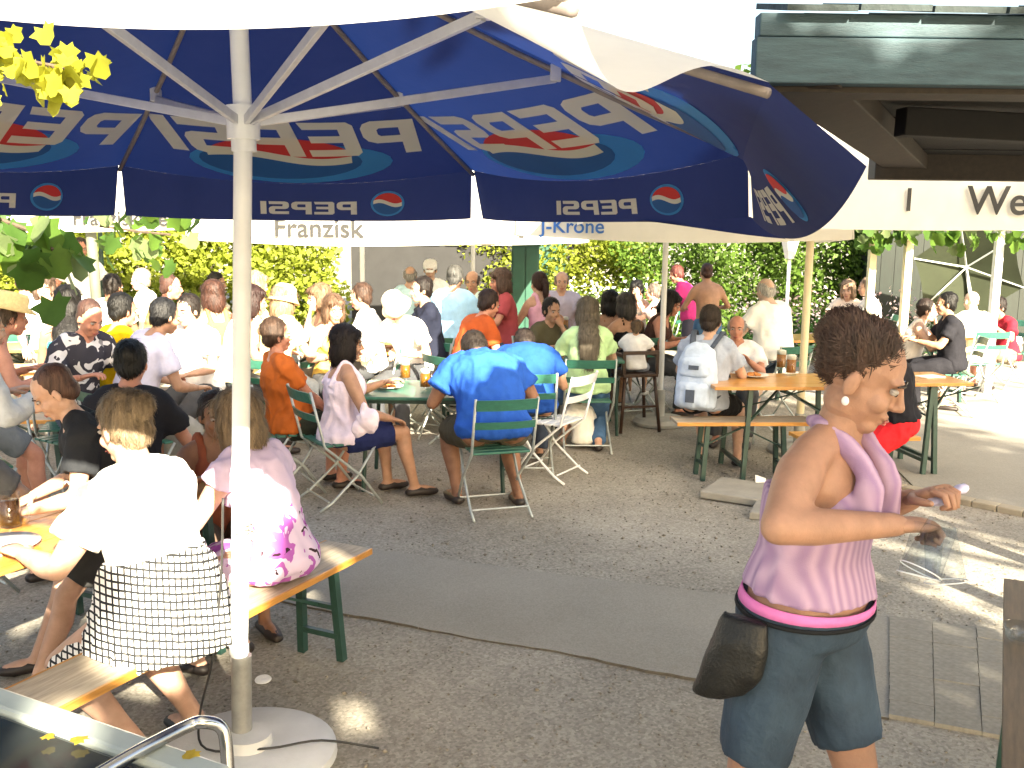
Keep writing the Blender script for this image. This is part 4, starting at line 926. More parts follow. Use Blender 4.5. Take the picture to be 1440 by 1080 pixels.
PROF = {'m': [(-.14, .105, .085), (-.06, .155, .12), (.04, .165, .125), (.2, .152, .118), (.4, .15, .115), (.62, .165, .12), (.8, .17, .115), (.92, .14, .09), (1.0, .075, .062)],
        'f': [(-.14, .105, .085), (-.06, .165, .125), (.04, .172, .13), (.2, .148, .112), (.4, .128, .098), (.62, .14, .105), (.8, .148, .102), (.92, .12, .08), (1.0, .062, .055)]}
NP = [0]
def person(label, head, face, D=None, seat=.46, stand=False, lean=8, tilt=0, twist=0, hpitch=8, hyaw=0, s=1.0, w=1.0, sex='m', skin='fair', top=('tee', 'ffffff'), bottom=('shorts', '333333'), hair=('short', '3a2a1c'), arms='table', legs='sit', shoes='2a2320', near=False, pos=None, hat=None, seat_on=None, belly=0.0, topmat=None, bottommat=None, group=None, scl=1.0, tl=1.0, bust=1.0, hem=None, epole=None, tuck=0, warm=None, big=False, curl=.38):
    hem_ = hem; NP[0] += 1; seed = NP[0] * 7.13; rd = random.Random(NP[0])
    s = s * scl; sp = .50 * s * tl
    rz = R(face - 90); Rz = Matrix.Rotation(rz, 3, 'Z')
    pelz = (.93 * s if stand else seat + .10 * s)
    ln, tt = R(lean), R(tilt)
    # spine
    def build_spine(pz):
        pts = [V((0, 0, pz))]; n = 10
        for k in range(n):
            a = ln * (.35 + .9 * (k + .5) / n); b_ = tt * ((k + .5) / n)
            pts.append(pts[-1] + V((math.sin(b_), math.sin(a) * math.cos(b_), math.cos(a) * math.cos(b_))) * sp / n)
        return pts
    hpR, hyR = R(hpitch), R(hyaw)
    def headpos(pts):
        na = ln * .75 + R(12 + tuck); nk = pts[-1]; return nk + V((math.sin(tt) * .1, math.sin(na) * .155, math.cos(na) * .155)) * s
    pts = build_spine(pelz); hc_ = headpos(pts)
    if pos is None:
        if D is None: hit = spot(head[0], head[1], hc_.z)
        else:
            hit = at(head[0], head[1], D); dz = hit.z - hc_.z; dz = max(-.16, min(dz, .22 if not stand else .12))
            if stand:
                k_ = (hc_.z + dz) / hc_.z; s *= k_; sp *= k_; pelz = .93 * s
            else: seat += dz; pelz += dz
            pts = build_spine(pelz); hc_ = headpos(pts)
        off = Rz @ V((hc_.x, hc_.y, 0)); pos = V((hit.x - off.x, hit.y - off.y, 0))
    root = thing('person', label, 'person', pos, rz, group)
    def spn(t):
        t_ = max(t, 0) * 10; k = min(int(t_), 9); p = pts[k].lerp(pts[k + 1], min(t_ - k, 1)) if t <= 1 else pts[-1] + (pts[-1] - pts[-2]).normalized() * (t - 1) * sp
        d = (pts[k + 1] - pts[k]).normalized()
        if t < 0: d = (pts[1] - pts[0]).normalized() * .6 + V((0, 0, .4)); d.normalize(); p = pts[0] + d * t * sp
        a = R(twist) * max(0, min(t, 1)); X = V((math.cos(a), math.sin(a), 0)); X = (X - d * X.dot(d)).normalized(); return p, d, X, d.cross(X)
    def torso_rings(t0, t1, inf=0.0, n=16, flare=0.0):
        prof = PROF[sex]; ts = [t0] + [p[0] for p in prof if t0 + .01 < p[0] < t1 - .01] + [t1]; rings = []
        for t in ts:
            hw = np.interp(t, [p[0] for p in prof], [p[1] for p in prof]) * s * w; hd = np.interp(t, [p[0] for p in prof], [p[2] for p in prof]) * s * (.5 + .5 * w)
            fl = flare * max(0, (.25 - t)) / .3
            p, d, X, Y = spn(t); bel = belly * math.exp(-((t - .22) / .22) ** 2) * s
            rings.append([p + X * math.cos(a) * (hw + inf + fl) + Y * (math.sin(a) * (hd + inf + fl) + (bel if math.sin(a) > 0 else 0) * math.sin(a)) for a in [2 * math.pi * k / n for k in range(n)]])
        return rings
    shp, shd, shX, shY = spn(.885); shw = (.165 if sex == 'm' else .148) * s * (.6 + .4 * w); SH_ = {sd: shp + shX * sd * shw for sd in (-1, 1)}
    hipp, _, hX, _ = spn(0.0); HIP = {sd: pts[0] + V((sd * .088 * s * w, 0, -.005)) for sd in (-1, 1)}
    UA, FA, TH, SN = .275 * s, .245 * s, .42 * s, .41 * s
    tabz = (.80 if seat < .6 else seat + .34)
    A = {'table': {-1: (-.17, .40, tabz), 1: (.17, .40, tabz)}, 'lap': {-1: (-.10, .30, seat + .17), 1: (.10, .30, seat + .17)}, 'down': {-1: (-.27, .02, pelz - .02), 1: (.27, .02, pelz - .02)},
         'chin': {-1: (-.05, hc_.y + .10, hc_.z - .14), 1: (.16, .40, tabz)}, 'chinr': {1: (.05, hc_.y + .10, hc_.z - .14), -1: (-.16, .40, tabz)}, 'fold': {-1: (.10, .34, tabz), 1: (-.10, .36, tabz)}}
    at_ = A[arms] if isinstance(arms, str) else arms
    Lg = {'sit': {-1: (-.13, .36, 0), 1: (.13, .36, 0)}, 'back': {-1: (-.12, .02, 0), 1: (.12, -.02, 0)}, 'fwd': {-1: (-.12, .50, 0), 1: (.14, .46, 0)}, 'stand': {-1: (-.1, .0, 0), 1: (.1, .04, 0)}, 'wide': {-1: (-.3, .25, 0), 1: (.3, .25, 0)}, 'floor': {-1: (-.14, .3, 0), 1: (.14, .35, 0)}}
    lt_ = Lg['stand' if stand and legs == 'sit' else legs] if isinstance(legs, str) else legs
    EL, WR, KN, AN = {}, {}, {}, {}
    for sd in (-1, 1):
        EL[sd], WR[sd] = ik(SH_[sd], V(at_[sd]), UA, FA, V((sd * epole[0], epole[1], epole[2])) if epole else V((sd * .6, -.5, -.7)))
        if warm and sd in warm:
            iv = Matrix.Rotation(-rz, 3, 'Z'); EL[sd] = iv @ (V(warm[sd][0]) - pos); WR[sd] = iv @ (V(warm[sd][1]) - pos)
        KN[sd], AN[sd] = ik(HIP[sd], V(lt_[sd]) + V((0, 0, .085 * s)), TH, SN, V((sd * .15, 1.0, .25)))
    ww = .6 + .4 * w
    bm_ = MB(); bm_.loft(torso_rings(-.14, 1.0))
    nd = (hc_ - pts[-1])
    bm_.tube([pts[-1] - nd * .35, pts[-1] + nd * .35, hc_ - nd * .25], [.062 * s, .052 * s * ww, .050 * s * ww], 12)
    if sex == 'f':
        bp, bdir, bX, bY = spn(.69)
        for sd in (-1, 1): bm_.ell(bp + bX * sd * .068 * s + bY * (.085 * s * (.6 + .4 * bust)), (.062 * s * bust, .058 * s * bust, .062 * s * bust))
    for sd in (-1, 1):
        bm_.tube([pts[-1] + nd * .1, SH_[sd].lerp(pts[-1], .35) + V((0, 0, .015 * s)), SH_[sd]], [.045 * s, .048 * s, .05 * s], 10, round_ends=True)
        bm_.tube([SH_[sd], SH_[sd].lerp(EL[sd], .35), SH_[sd].lerp(EL[sd], .75), EL[sd]], [.052 * s * ww, .050 * s * ww, .041 * s * ww, .038 * s], 12, round_ends=True)
        bm_.tube([EL[sd], EL[sd].lerp(WR[sd], .3), EL[sd].lerp(WR[sd], .75), WR[sd]], [.037 * s, .040 * s * ww, .031 * s, .026 * s], 12, round_ends=True)
        bm_.tube([HIP[sd], HIP[sd].lerp(KN[sd], .4), HIP[sd].lerp(KN[sd], .85), KN[sd]], [.088 * s * ww, .080 * s * ww, .058 * s * ww, .053 * s], 12, round_ends=True)
        cb_ = (V((0, -1, 0)) * .018 * s)
        bm_.tube([KN[sd], KN[sd].lerp(AN[sd], .3) + cb_, KN[sd].lerp(AN[sd], .75) + cb_ * .3, AN[sd]], [.052 * s, .056 * s * ww, .040 * s, .036 * s], 12, round_ends=True)
        ft = AN[sd] + V((sd * .02, .15 * s, -.055 * s)); bm_.tube([AN[sd] + V((0, -.03 * s, -.05 * s)), AN[sd].lerp(ft, .5) + V((0, 0, -.015 * s)), ft], [.036 * s, .038 * s, .026 * s], 10, round_ends=True)
    vb = (.009 if big else .0120) if near else .022
    body = rem(bm_, vb, 3 if near else 2)
    # head
    Hm = Matrix.Translation(hc_) @ (Matrix.Rotation(hyR, 4, 'Z') @ Matrix.Rotation(-hpR, 4, 'X')) @ Matrix.Scale(s * (1.0 if s > .8 else .9 + .25 * (1 - s)) , 4)
    h = MB()
    h.ell((0, -.012, .033), (.074, .094, .084)); h.ell((0, .020, -.028), (.060, .068, .082)); h.ell((0, .052, -.088), (.034, .032, .025)); h.ell((0, .0, -.06), (.058, .055, .05))
    h.tube([(0, .084, .016), (0, .098, -.012), (0, .105, -.025)], [.008, .010, .012], 8, round_ends=True); h.ell((0, .093, -.030), (.018, .012, .009))
    h.ell((0, .070, .024), (.052, .020, .012))
    for sd in (-1, 1): h.ell((sd * .034, .055, -.030), (.026, .028, .026)); h.ell((sd * .078, -.008, -.012), (.009, .018, .029), rot=Matrix.Rotation(sd * .35, 3, 'Z'))
    h.ell((0, .083, -.056), (.026, .013, .0075)); h.ell((0, .081, -.069), (.022, .013, .0075)); h.xf(Hm); h.tube([pts[-1] + nd * .15, pts[-1] + nd * .55, Hm @ V((0, -.012, -.045))], [.050 * s * ww, .050 * s * ww, .050 * s], 12)
    hd = rem(h, (.0048 if big else .0062 if near else .0098) * s, 2)
    ex = MB()
    for sd in (-1, 1):
        ex.ell((sd * .031, .0765, .004), (.013, .009, .0055), n=10, k=6, m=0); ex.ell((sd * .031, .0832, .003), (.006, .004, .0052), n=8, k=6, m=1); ex.ell((sd * .031, .0768, .0085), (.0150, .0105, .0055), n=10, k=6, m=-1)
        ex.tube([(sd * .014, .090, .022), (sd * .032, .0905, .028), (sd * .048, .079, .022)], [.003, .0038, .002], 6, m=1)
    ex.tube([(-.024, .0915, -.0625), (0, .0965, -.062), (.024, .0915, -.0625)], .0028, 6, m=2); ex.ell((0, .0905, -.0695), (.019, .0055, .0055), n=10, k=6, m=2)
    ex.xf(Hm)
    hm = MB()
    for sd in (-1, 1):
        d_ = (WR[sd] - EL[sd]).normalized(); nrm = V((0, 0, 1)) if abs(d_.z) < .8 else V((0, 1, 0)); 
        if arms in ('table', 'fold') and d_.z < 0: d_ = V((d_.x, d_.y, d_.z * .3)).normalized()
        hand(hm, WR[sd] - d_ * .005, d_, nrm, s, curl, -sd)
    sk = SKIN[skin]
    final('body', root, [(body, 0), (hd, 0), (hm, 0), (ex, 1)], [sk, EYEW, EYED, LIP])
    # clothes
    vg = (.010 if big else .0125) if near else .021
    if top and top[0] != 'none':
        kind, colr = top[:2]; q = MB(); inf = .014 if kind != 'strap' else .008
        if kind == 'halter': inf = .015
        hem = {'halter': .17, 'tee': -.10, 'long': -.10, 'tank': -.08, 'strap': .02, 'dress': -.14}.get(kind, -.1)
        up = {'halter': .70, 'strap': .74, 'tank': .80}.get(kind, .965)
        hem = hem_ if hem_ is not None else hem
        q.loft(torso_rings(hem, up, inf, flare=.02 if kind != 'strap' else .0))
        if sex == 'f':
            bp, bdir, bX, bY = spn(.69)
            for sd in (-1, 1): q.ell(bp + bX * sd * .068 * s + bY * .085 * s * (.6 + .4 * bust), ((.062 * bust + inf * .7) * s, (.058 * bust + inf * .7) * s, (.062 * bust + inf * .7) * s))
        for sd in (-1, 1):
            if kind in ('tee', 'long', 'dress'):
                fr = {'tee': .62, 'dress': .3}.get(kind, 1.0)
                q.tube([pts[-1].lerp(SH_[sd], .3), SH_[sd].lerp(pts[-1], .3) + V((0, 0, .012 * s)), SH_[sd]], [.05 * s + inf, .052 * s + inf, .05 * s + inf], 10, round_ends=True)
                e = SH_[sd].lerp(EL[sd], fr); r1 = (.050 + .018 * (fr < 1)) * s * ww + inf * .7
                q.tube([SH_[sd], SH_[sd].lerp(EL[sd], fr * .5), e], [.055 * s * ww + inf, .053 * s * ww + inf, r1 if fr < 1 else .04 * s + inf], 12)
                if kind == 'long': q.ell(e, [.042 * s + inf] * 3); q.tube([e, EL[sd].lerp(WR[sd], .4), EL[sd].lerp(WR[sd], .95)], [.042 * s + inf, .042 * s * ww + inf, .032 * s + inf], 12)
            elif kind == 'halter':
                m1 = spn(.70); f0_ = m1[0] + m1[2] * sd * .07 * s + m1[3] * .135 * s; nk_ = pts[-1] + nd * .18
                q.tube(smooth_pts([f0_ - m1[1] * .03, f0_.lerp(nk_, .55) + m1[3] * .045 * s + m1[2] * sd * .02, nk_ + m1[2] * sd * .058 * s, nk_ - m1[3] * .062 * s + m1[2] * sd * .01], 4), [.034] * 4 + [.024] * 4 + [.016] * 5, 8)
            elif kind in ('tank', 'strap'):
                wd_ = .022 if kind == 'tank' else .009; m1 = spn(.72); fr_ = m1[0] + m1[2] * sd * .085 * s + m1[3] * (.105 * s * ww + (.02 if sex == 'f' else 0)); bk = m1[0] + m1[2] * sd * .075 * s - m1[3] * (.105 * s * ww); tp = SH_[sd].lerp(pts[-1], .45) + V((0, 0, .052 * s))
                q.tube(smooth_pts([bk, tp - spn(.9)[3] * .03, tp + spn(.9)[3] * .02, fr_], 4), wd_, 8)
        o = rem(q, vg, 2 if near else 1); mt = topmat or cloth(colr)
        final({'dress': 'dress', 'strap': 'top', 'tank': 'top', 'halter': 'top'}.get(kind, 'shirt'), root, [(o, 0)], [mt], folds(.006 if kind == 'halter' else .014 if near else .010, seed))
    if bottom and bottom[0] != 'none':
        kind, colr = bottom; q = MB(); inf = .012; q.loft(torso_rings(-.14, .12, inf))
        for sd in (-1, 1):
            if kind in ('shorts', 'trousers', 'brief'):
                fr = {'shorts': .80, 'brief': .35, 'trousers': 1.0}[kind]; e = HIP[sd].lerp(KN[sd], fr)
                q.tube([HIP[sd], HIP[sd].lerp(KN[sd], fr * .5), e], [.09 * s * ww + inf, .086 * s * ww + inf, (.072 * s if fr < 1 else .056 * s) * ww + inf], 12)
                if kind == 'trousers': q.ell(KN[sd], [.06 * s + inf * .6] * 3); q.tube([KN[sd], KN[sd].lerp(AN[sd], .5), KN[sd].lerp(AN[sd], .97)], [.06 * s + inf, .056 * s + inf, .052 * s + inf], 12)
        if kind == 'skirt':
            k0, k1 = KN[-1], KN[1]; rings = []
            for t in (0, .35, .7, .92):
                a, b = HIP[-1].lerp(k0, t), HIP[1].lerp(k1, t); c = (a + b) / 2; hw_ = (b - a).length / 2 + .09 * s; dn = ((k0 + k1) / 2 - pts[0]).normalized(); X = V((1, 0, 0)); Y = dn.cross(X)
                rings.append([c + X * math.cos(a_) * hw_ + Y * math.sin(a_) * .095 * s for a_ in [2 * math.pi * k / 16 for k in range(16)]])
            q.loft(rings)
        o = rem(q, vg, 2 if near else 1); final({'trousers': 'trousers', 'skirt': 'skirt'}.get(kind, 'shorts'), root, [(o, 0)], [bottommat or cloth(colr)], folds(.004 if big else .008, seed + 3))
    if shoes:
        for sd in (-1, 1):
            q = MB(); ft = AN[sd] + V((sd * .022, .155 * s, -.060 * s)); hl = AN[sd] + V((0, -.035 * s, -.052 * s))
            q.tube([hl, hl.lerp(ft, .4) + V((0, 0, .008)), hl.lerp(ft, .75), ft], [.040 * s, .045 * s, .044 * s, .032 * s], 12, round_ends=True, squash=.75)
            q.build('shoe', shoemat(shoes), root, True)
    if hair and hair[0] != 'bald':
        st, hx_ = hair; q = MB()
        if st != 'fringe': q.ell((0, -.030, .050), (.084, .097, .087) if st not in ('buzz', 'up') else (.079, .090, .080))
        q.ell(*(((0, -.055, -.018), (.070, .056, .062)) if st != 'up' else ((0, -.060, .008), (.060, .042, .050)))); 
        for sd in (-1, 1): q.ell((sd * (.058 if st not in ('buzz', 'up') else .053), -.028, .018 if st != 'up' else .04), (.026, .06 if st not in ('buzz', 'up') else .05, .055 if st != 'up' else .045))
        if st in ('bob', 'long'):
            for sd in (-1, 1): q.ell((sd * .072, -.022, -.035), (.034, .072, .10)); q.ell((sd * .040, .040, .078), (.042, .045, .036))
            q.ell((0, -.078, -.05), (.088, .056, .11)); q.ell((0, -.034, .055), (.098, .11, .095))
        o1 = rem(q.xf(Hm), .0065 if big else .008 if near else .0115, 2); pcs = [(o1, 0)]
        if st == 'long':
            q = MB(); b0 = Hm @ V((0, -.075, -.05)); bk = -V((0, 1, 0)); c = spn(.9)[0] - spn(.9)[3] * .125 * s; e = spn(.52)[0] - spn(.52)[3] * .135 * s; e2 = spn(.36)[0] - spn(.36)[3] * .13 * s
            rings = []
            for p, hw_, hd_ in ((b0, .075, .045), (b0.lerp(c, .5), .080, .045), (c, .092, .04), (c.lerp(e, .5), .09, .036), (e, .072, .03), (e2, .035, .016)):
                rings.append([p + V((math.cos(a_) * hw_, math.sin(a_) * hd_, 0)) * s for a_ in [2 * math.pi * k / 14 for k in range(14)]])
            q.loft(rings); pcs.append((rem(q, .011, 1), 0))
        if st == 'pony':
            q = MB(); q.tube([Hm @ V((0, -.11, .03)), Hm @ V((0, -.15, -.01)), Hm @ V((0, -.15, -.10)), Hm @ V((0, -.13, -.19))], [.028, .036, .034, .014], 10, round_ends=True); pcs.append((rem(q, .009, 1), 0))
        if st == 'bun':
            q = MB(); q.ell((0, -.115, .06), (.045, .042, .042)); pcs.append((rem(q.xf(Hm), .008, 1), 0))
        final('hair', root, pcs, [hairmat(hx_)], strands(.0042 if st != 'buzz' else .0015, seed, 0 if st == 'buzz' else 3000 if near else 500, .0014 if near else .003, .085 if st in ('long', 'bob') else .045, (-.7, -.6, .25) if st == 'up' else (0, -.25, -1.0)))
    if hat:
        kind, colr = hat; q = MB()
        if kind == 'straw': q.lathe([(.10, .085), (.10, .10), (.165, .075), (.17, .078), (.105, .112), (.10, .16), (.085, .185), (.0, .19)], 28, (0, -.015, -.03))
        elif kind == 'sun': q.lathe([(.145, .02), (.115, .06), (.103, .10), (.095, .15), (.06, .18), (.0, .185)], 28, (0, -.015, -.03))
        else: q.lathe([(.088, .05), (.09, .08), (.088, .12), (.07, .155), (.03, .17), (0, .172)], 24, (0, -.015, -.03)); q.add([(-.06, .07, .03), (.06, .07, .03), (.045, .15, .02), (-.045, .15, .02), (-.06, .07, .036), (.06, .07, .036), (.045, .15, .026), (-.045, .15, .026)], [(0, 1, 2, 3), (4, 7, 6, 5), (0, 4, 5, 1), (1, 5, 6, 2), (2, 6, 7, 3), (3, 7, 4, 0)])
        q.xf(Hm @ Matrix.Rotation(R(-8), 4, 'X')); q.build('hat', M('straw_' + colr, srgb(colr), .8, .15, 60, .5, 150), root, True)
    if seat_on: 
        off = Rz @ V((0, .0, 0)); chair(seat_on, (pos.x + off.x, pos.y + off.y), face, 'green')
    return dict(root=root, pos=pos, Hm=Hm, spn=spn, s=s, rz=rz, EL=EL, WR=WR, KN=KN, AN=AN, SH=SH_, HIP=HIP, pts=pts, hc=hc_)
# ------------------------------------------------------------ the guests
def on_bench(c, y, az=BAZ): k = (y - c.y) / math.sin(R(az)); return V((c.x + math.cos(R(az)) * k, y, 0))
def gridmat():
    m = M('black_white_check', srgb('f4f2ee'), .85, .06, 10, .2, 500, spec=.2); n = m.node_tree.nodes; l = m.node_tree.links
    tc = n.new('ShaderNodeTexCoord'); sx = n.new('ShaderNodeSeparateXYZ'); l.new(tc.outputs['Object'], sx.inputs[0])
    def lines(out, k, w):
        a = n.new('ShaderNodeMath'); a.operation = 'MULTIPLY'; a.inputs[1].default_value = k; l.new(out, a.inputs[0])
        f = n.new('ShaderNodeMath'); f.operation = 'FRACT'; l.new(a.outputs[0], f.inputs[0]); c = n.new('ShaderNodeMath'); c.operation = 'LESS_THAN'; c.inputs[1].default_value = w; l.new(f.outputs[0], c.inputs[0]); return c.outputs[0]
    ad = n.new('ShaderNodeMath'); ad.operation = 'ADD'; l.new(sx.outputs['X'], ad.inputs[0]); yy = n.new('ShaderNodeMath'); yy.operation = 'MULTIPLY'; yy.inputs[1].default_value = -.8; l.new(sx.outputs['Y'], yy.inputs[0]); l.new(yy.outputs[0], ad.inputs[1])
    zz = n.new('ShaderNodeMath'); zz.operation = 'ADD'; l.new(sx.outputs['Z'], zz.inputs[0]); y2 = n.new('ShaderNodeMath'); y2.operation = 'MULTIPLY'; y2.inputs[1].default_value = .25; l.new(sx.outputs['X'], y2.inputs[0]); l.new(y2.outputs[0], zz.inputs[1])
    g1, g2 = lines(ad.outputs[0], 38, .3), lines(zz.outputs[0], 38, .3); mx = n.new('ShaderNodeMath'); mx.operation = 'MAXIMUM'; l.new(g1, mx.inputs[0]); l.new(g2, mx.inputs[1])
    mix = n.new('ShaderNodeMix'); mix.data_type = 'RGBA'; l.new(mx.outputs[0], mix.inputs[0]); l.new(n[m['ramp']].outputs[0], mix.inputs[6]); mix.inputs[7].default_value = (.02, .022, .026, 1); l.new(mix.outputs[2], n['Principled BSDF'].inputs['Base Color']); return m
def floralmat(name, base, c1, c2, zmax, sc=14):
    m = M(name, srgb(base), .8, .05, 10, .2, 500, spec=.2); n = m.node_tree.nodes; l = m.node_tree.links
    tc = n.new('ShaderNodeTexCoord'); sx = n.new('ShaderNodeSeparateXYZ'); l.new(tc.outputs['Object'], sx.inputs[0])
    prev = n[m['ramp']].outputs[0]
    for col, scale, thr, off in ((c1, sc, .56, 0), (c2, sc * 1.4, .66, 7)):
        mp = n.new('ShaderNodeMapping'); mp.inputs['Location'].default_value = (off, off, 0); l.new(tc.outputs['Object'], mp.inputs[0])
        nz = n.new('ShaderNodeTexNoise'); nz.inputs['Scale'].default_value = scale; nz.inputs['Detail'].default_value = 1.5; nz.inputs['Distortion'].default_value = .8; l.new(mp.outputs[0], nz.inputs[0])
        g = n.new('ShaderNodeMath'); g.operation = 'GREATER_THAN'; g.inputs[1].default_value = thr; l.new(nz.outputs[0], g.inputs[0])
        zc = n.new('ShaderNodeMath'); zc.operation = 'LESS_THAN'; zc.inputs[1].default_value = zmax; l.new(sx.outputs['Z'], zc.inputs[0]); mu = n.new('ShaderNodeMath'); mu.operation = 'MULTIPLY'; l.new(g.outputs[0], mu.inputs[0]); l.new(zc.outputs[0], mu.inputs[1])
        mix = n.new('ShaderNodeMix'); mix.data_type = 'RGBA'; l.new(mu.outputs[0], mix.inputs[0]); l.new(prev, mix.inputs[6]); mix.inputs[7].default_value = srgb(col) + (1,); prev = mix.outputs[2]
    l.new(prev, n['Principled BSDF'].inputs['Base Color']); return m
def stripemat(name, a, b, k=60, axis='X'):
    m = M(name, srgb(a), .8, .06, 10, .2, 500, spec=.2); n = m.node_tree.nodes; l = m.node_tree.links
    tc = n.new('ShaderNodeTexCoord'); sx = n.new('ShaderNodeSeparateXYZ'); l.new(tc.outputs['Object'], sx.inputs[0]); ad = n.new('ShaderNodeMath'); ad.operation = 'MULTIPLY'; ad.inputs[1].default_value = k; l.new(sx.outputs[axis], ad.inputs[0])
    sn = n.new('ShaderNodeMath'); sn.operation = 'SINE'; l.new(ad.outputs[0], sn.inputs[0]); mr = n.new('ShaderNodeMapRange'); mr.inputs[1].default_value = -1; l.new(sn.outputs[0], mr.inputs[0])
    mix = n.new('ShaderNodeMix'); mix.data_type = 'RGBA'; l.new(mr.outputs[0], mix.inputs[0]); l.new(n[m['ramp']].outputs[0], mix.inputs[6]); mix.inputs[7].default_value = srgb(b) + (1,); l.new(mix.outputs[2], n['Principled BSDF'].inputs['Base Color']); return m
CHECK = gridmat(); FLORAL = floralmat('floral_lavender', 'd9c6e2', 'b060b8', '3c2430', .80)
PATT = floralmat('patterned_dark', '3a3a44', 'd8d8dc', '8a8a90', 9, 10); PSHORT = floralmat('patterned_short', 'd8dce4', '5a6a80', '2a3040', 9, 12)
# front bench
N1 = person('woman in sunlit white shirt and checked skirt on the front bench'.replace('woman', 'person'), None, 150, pos=on_bench(fb_c, 3.46), lean=14, twist=6, hpitch=18, sex='f', w=1.25, s=1.04, skin='fair', top=('tee', 'f5f3ee'), bottom=('skirt', 'f4f2ee'), bottommat=CHECK, hair=('bun', 'a5834e'), arms={-1: (-.30, .36, .80), 1: (.14, .42, .79)}, legs='back', shoes='1c1a1a', near=True)
wrap = MB(); wrap.loft([[V(p) for p in r] for r in [[N1['spn'](t)[0] + N1['spn'](t)[2] * math.cos(a) * hw + N1['spn'](t)[3] * math.sin(a) * hd for a in [2 * math.pi * k / 20 for k in range(20)]] for t, hw, hd in ((-.24, .29, .25), (-.1, .285, .24), (.1, .25, .20), (.28, .225, .175), (.40, .20, .155))]])
final('tied_shirt', N1['root'], [(rem(wrap, .009, 2), 0)], [CHECK], folds(.014, 5.5))
N2 = person('person in lavender floral dress on the front bench end', None, 150, pos=on_bench(fb_c, 4.05), s=.95, lean=22, hpitch=14, sex='f', w=1.05, skin='fair', top=('dress', 'd9c6e2'), topmat=FLORAL, bottom=('skirt', 'd9c6e2'), bottommat=FLORAL, hair=('bob', 'b08a50'), arms='table', legs='sit', near=True)
N3 = person('boy in dark printed shirt bending over the front table'.replace('boy', 'young person'), (76, 552), 205, D=4.05, lean=26, hpitch=34, s=.9, skin='fair', top=('tee', '26282c'), bottom=('shorts', '3a3a3a'), hair=('buzz', '6b3f26'), arms={-1: (-.12, .36, .80), 1: (.12, .34, .80)}, near=True)
tm = text_mesh('2OIJ', .085, cloth('dcdcdc')); o = bpy.data.objects.new('print', tm); link(o, N3['root']); p_, d_, X_, Y_ = N3['spn'](.45); ax = (Y_ * .75 + X_ * -.65).normalized(); up_ = (d_ - ax * d_.dot(ax)).normalized(); rt_ = up_.cross(ax); pos_ = p_ + ax * .155
o.matrix_local = Matrix(((rt_.x, up_.x, ax.x, pos_.x), (rt_.y, up_.y, ax.y, pos_.y), (rt_.z, up_.z, ax.z, pos_.z), (0, 0, 0, 1)))
person('person with thick black flat-topped hair seen from behind', (185, 512), 95, D=5.25, lean=12, skin='red', top=('tee', '24242a'), bottom=('shorts', '222222'), hair=('short', '121212'))
person('brown-skinned person in a rust top half hidden by the parasol pole', (303, 585), -60, D=4.75, lean=6, skin='brown', sex='f', top=('tank', '8a4a34'), bottom=('shorts', '5a4a40'), hair=('short', '3a2418'), s=.92)
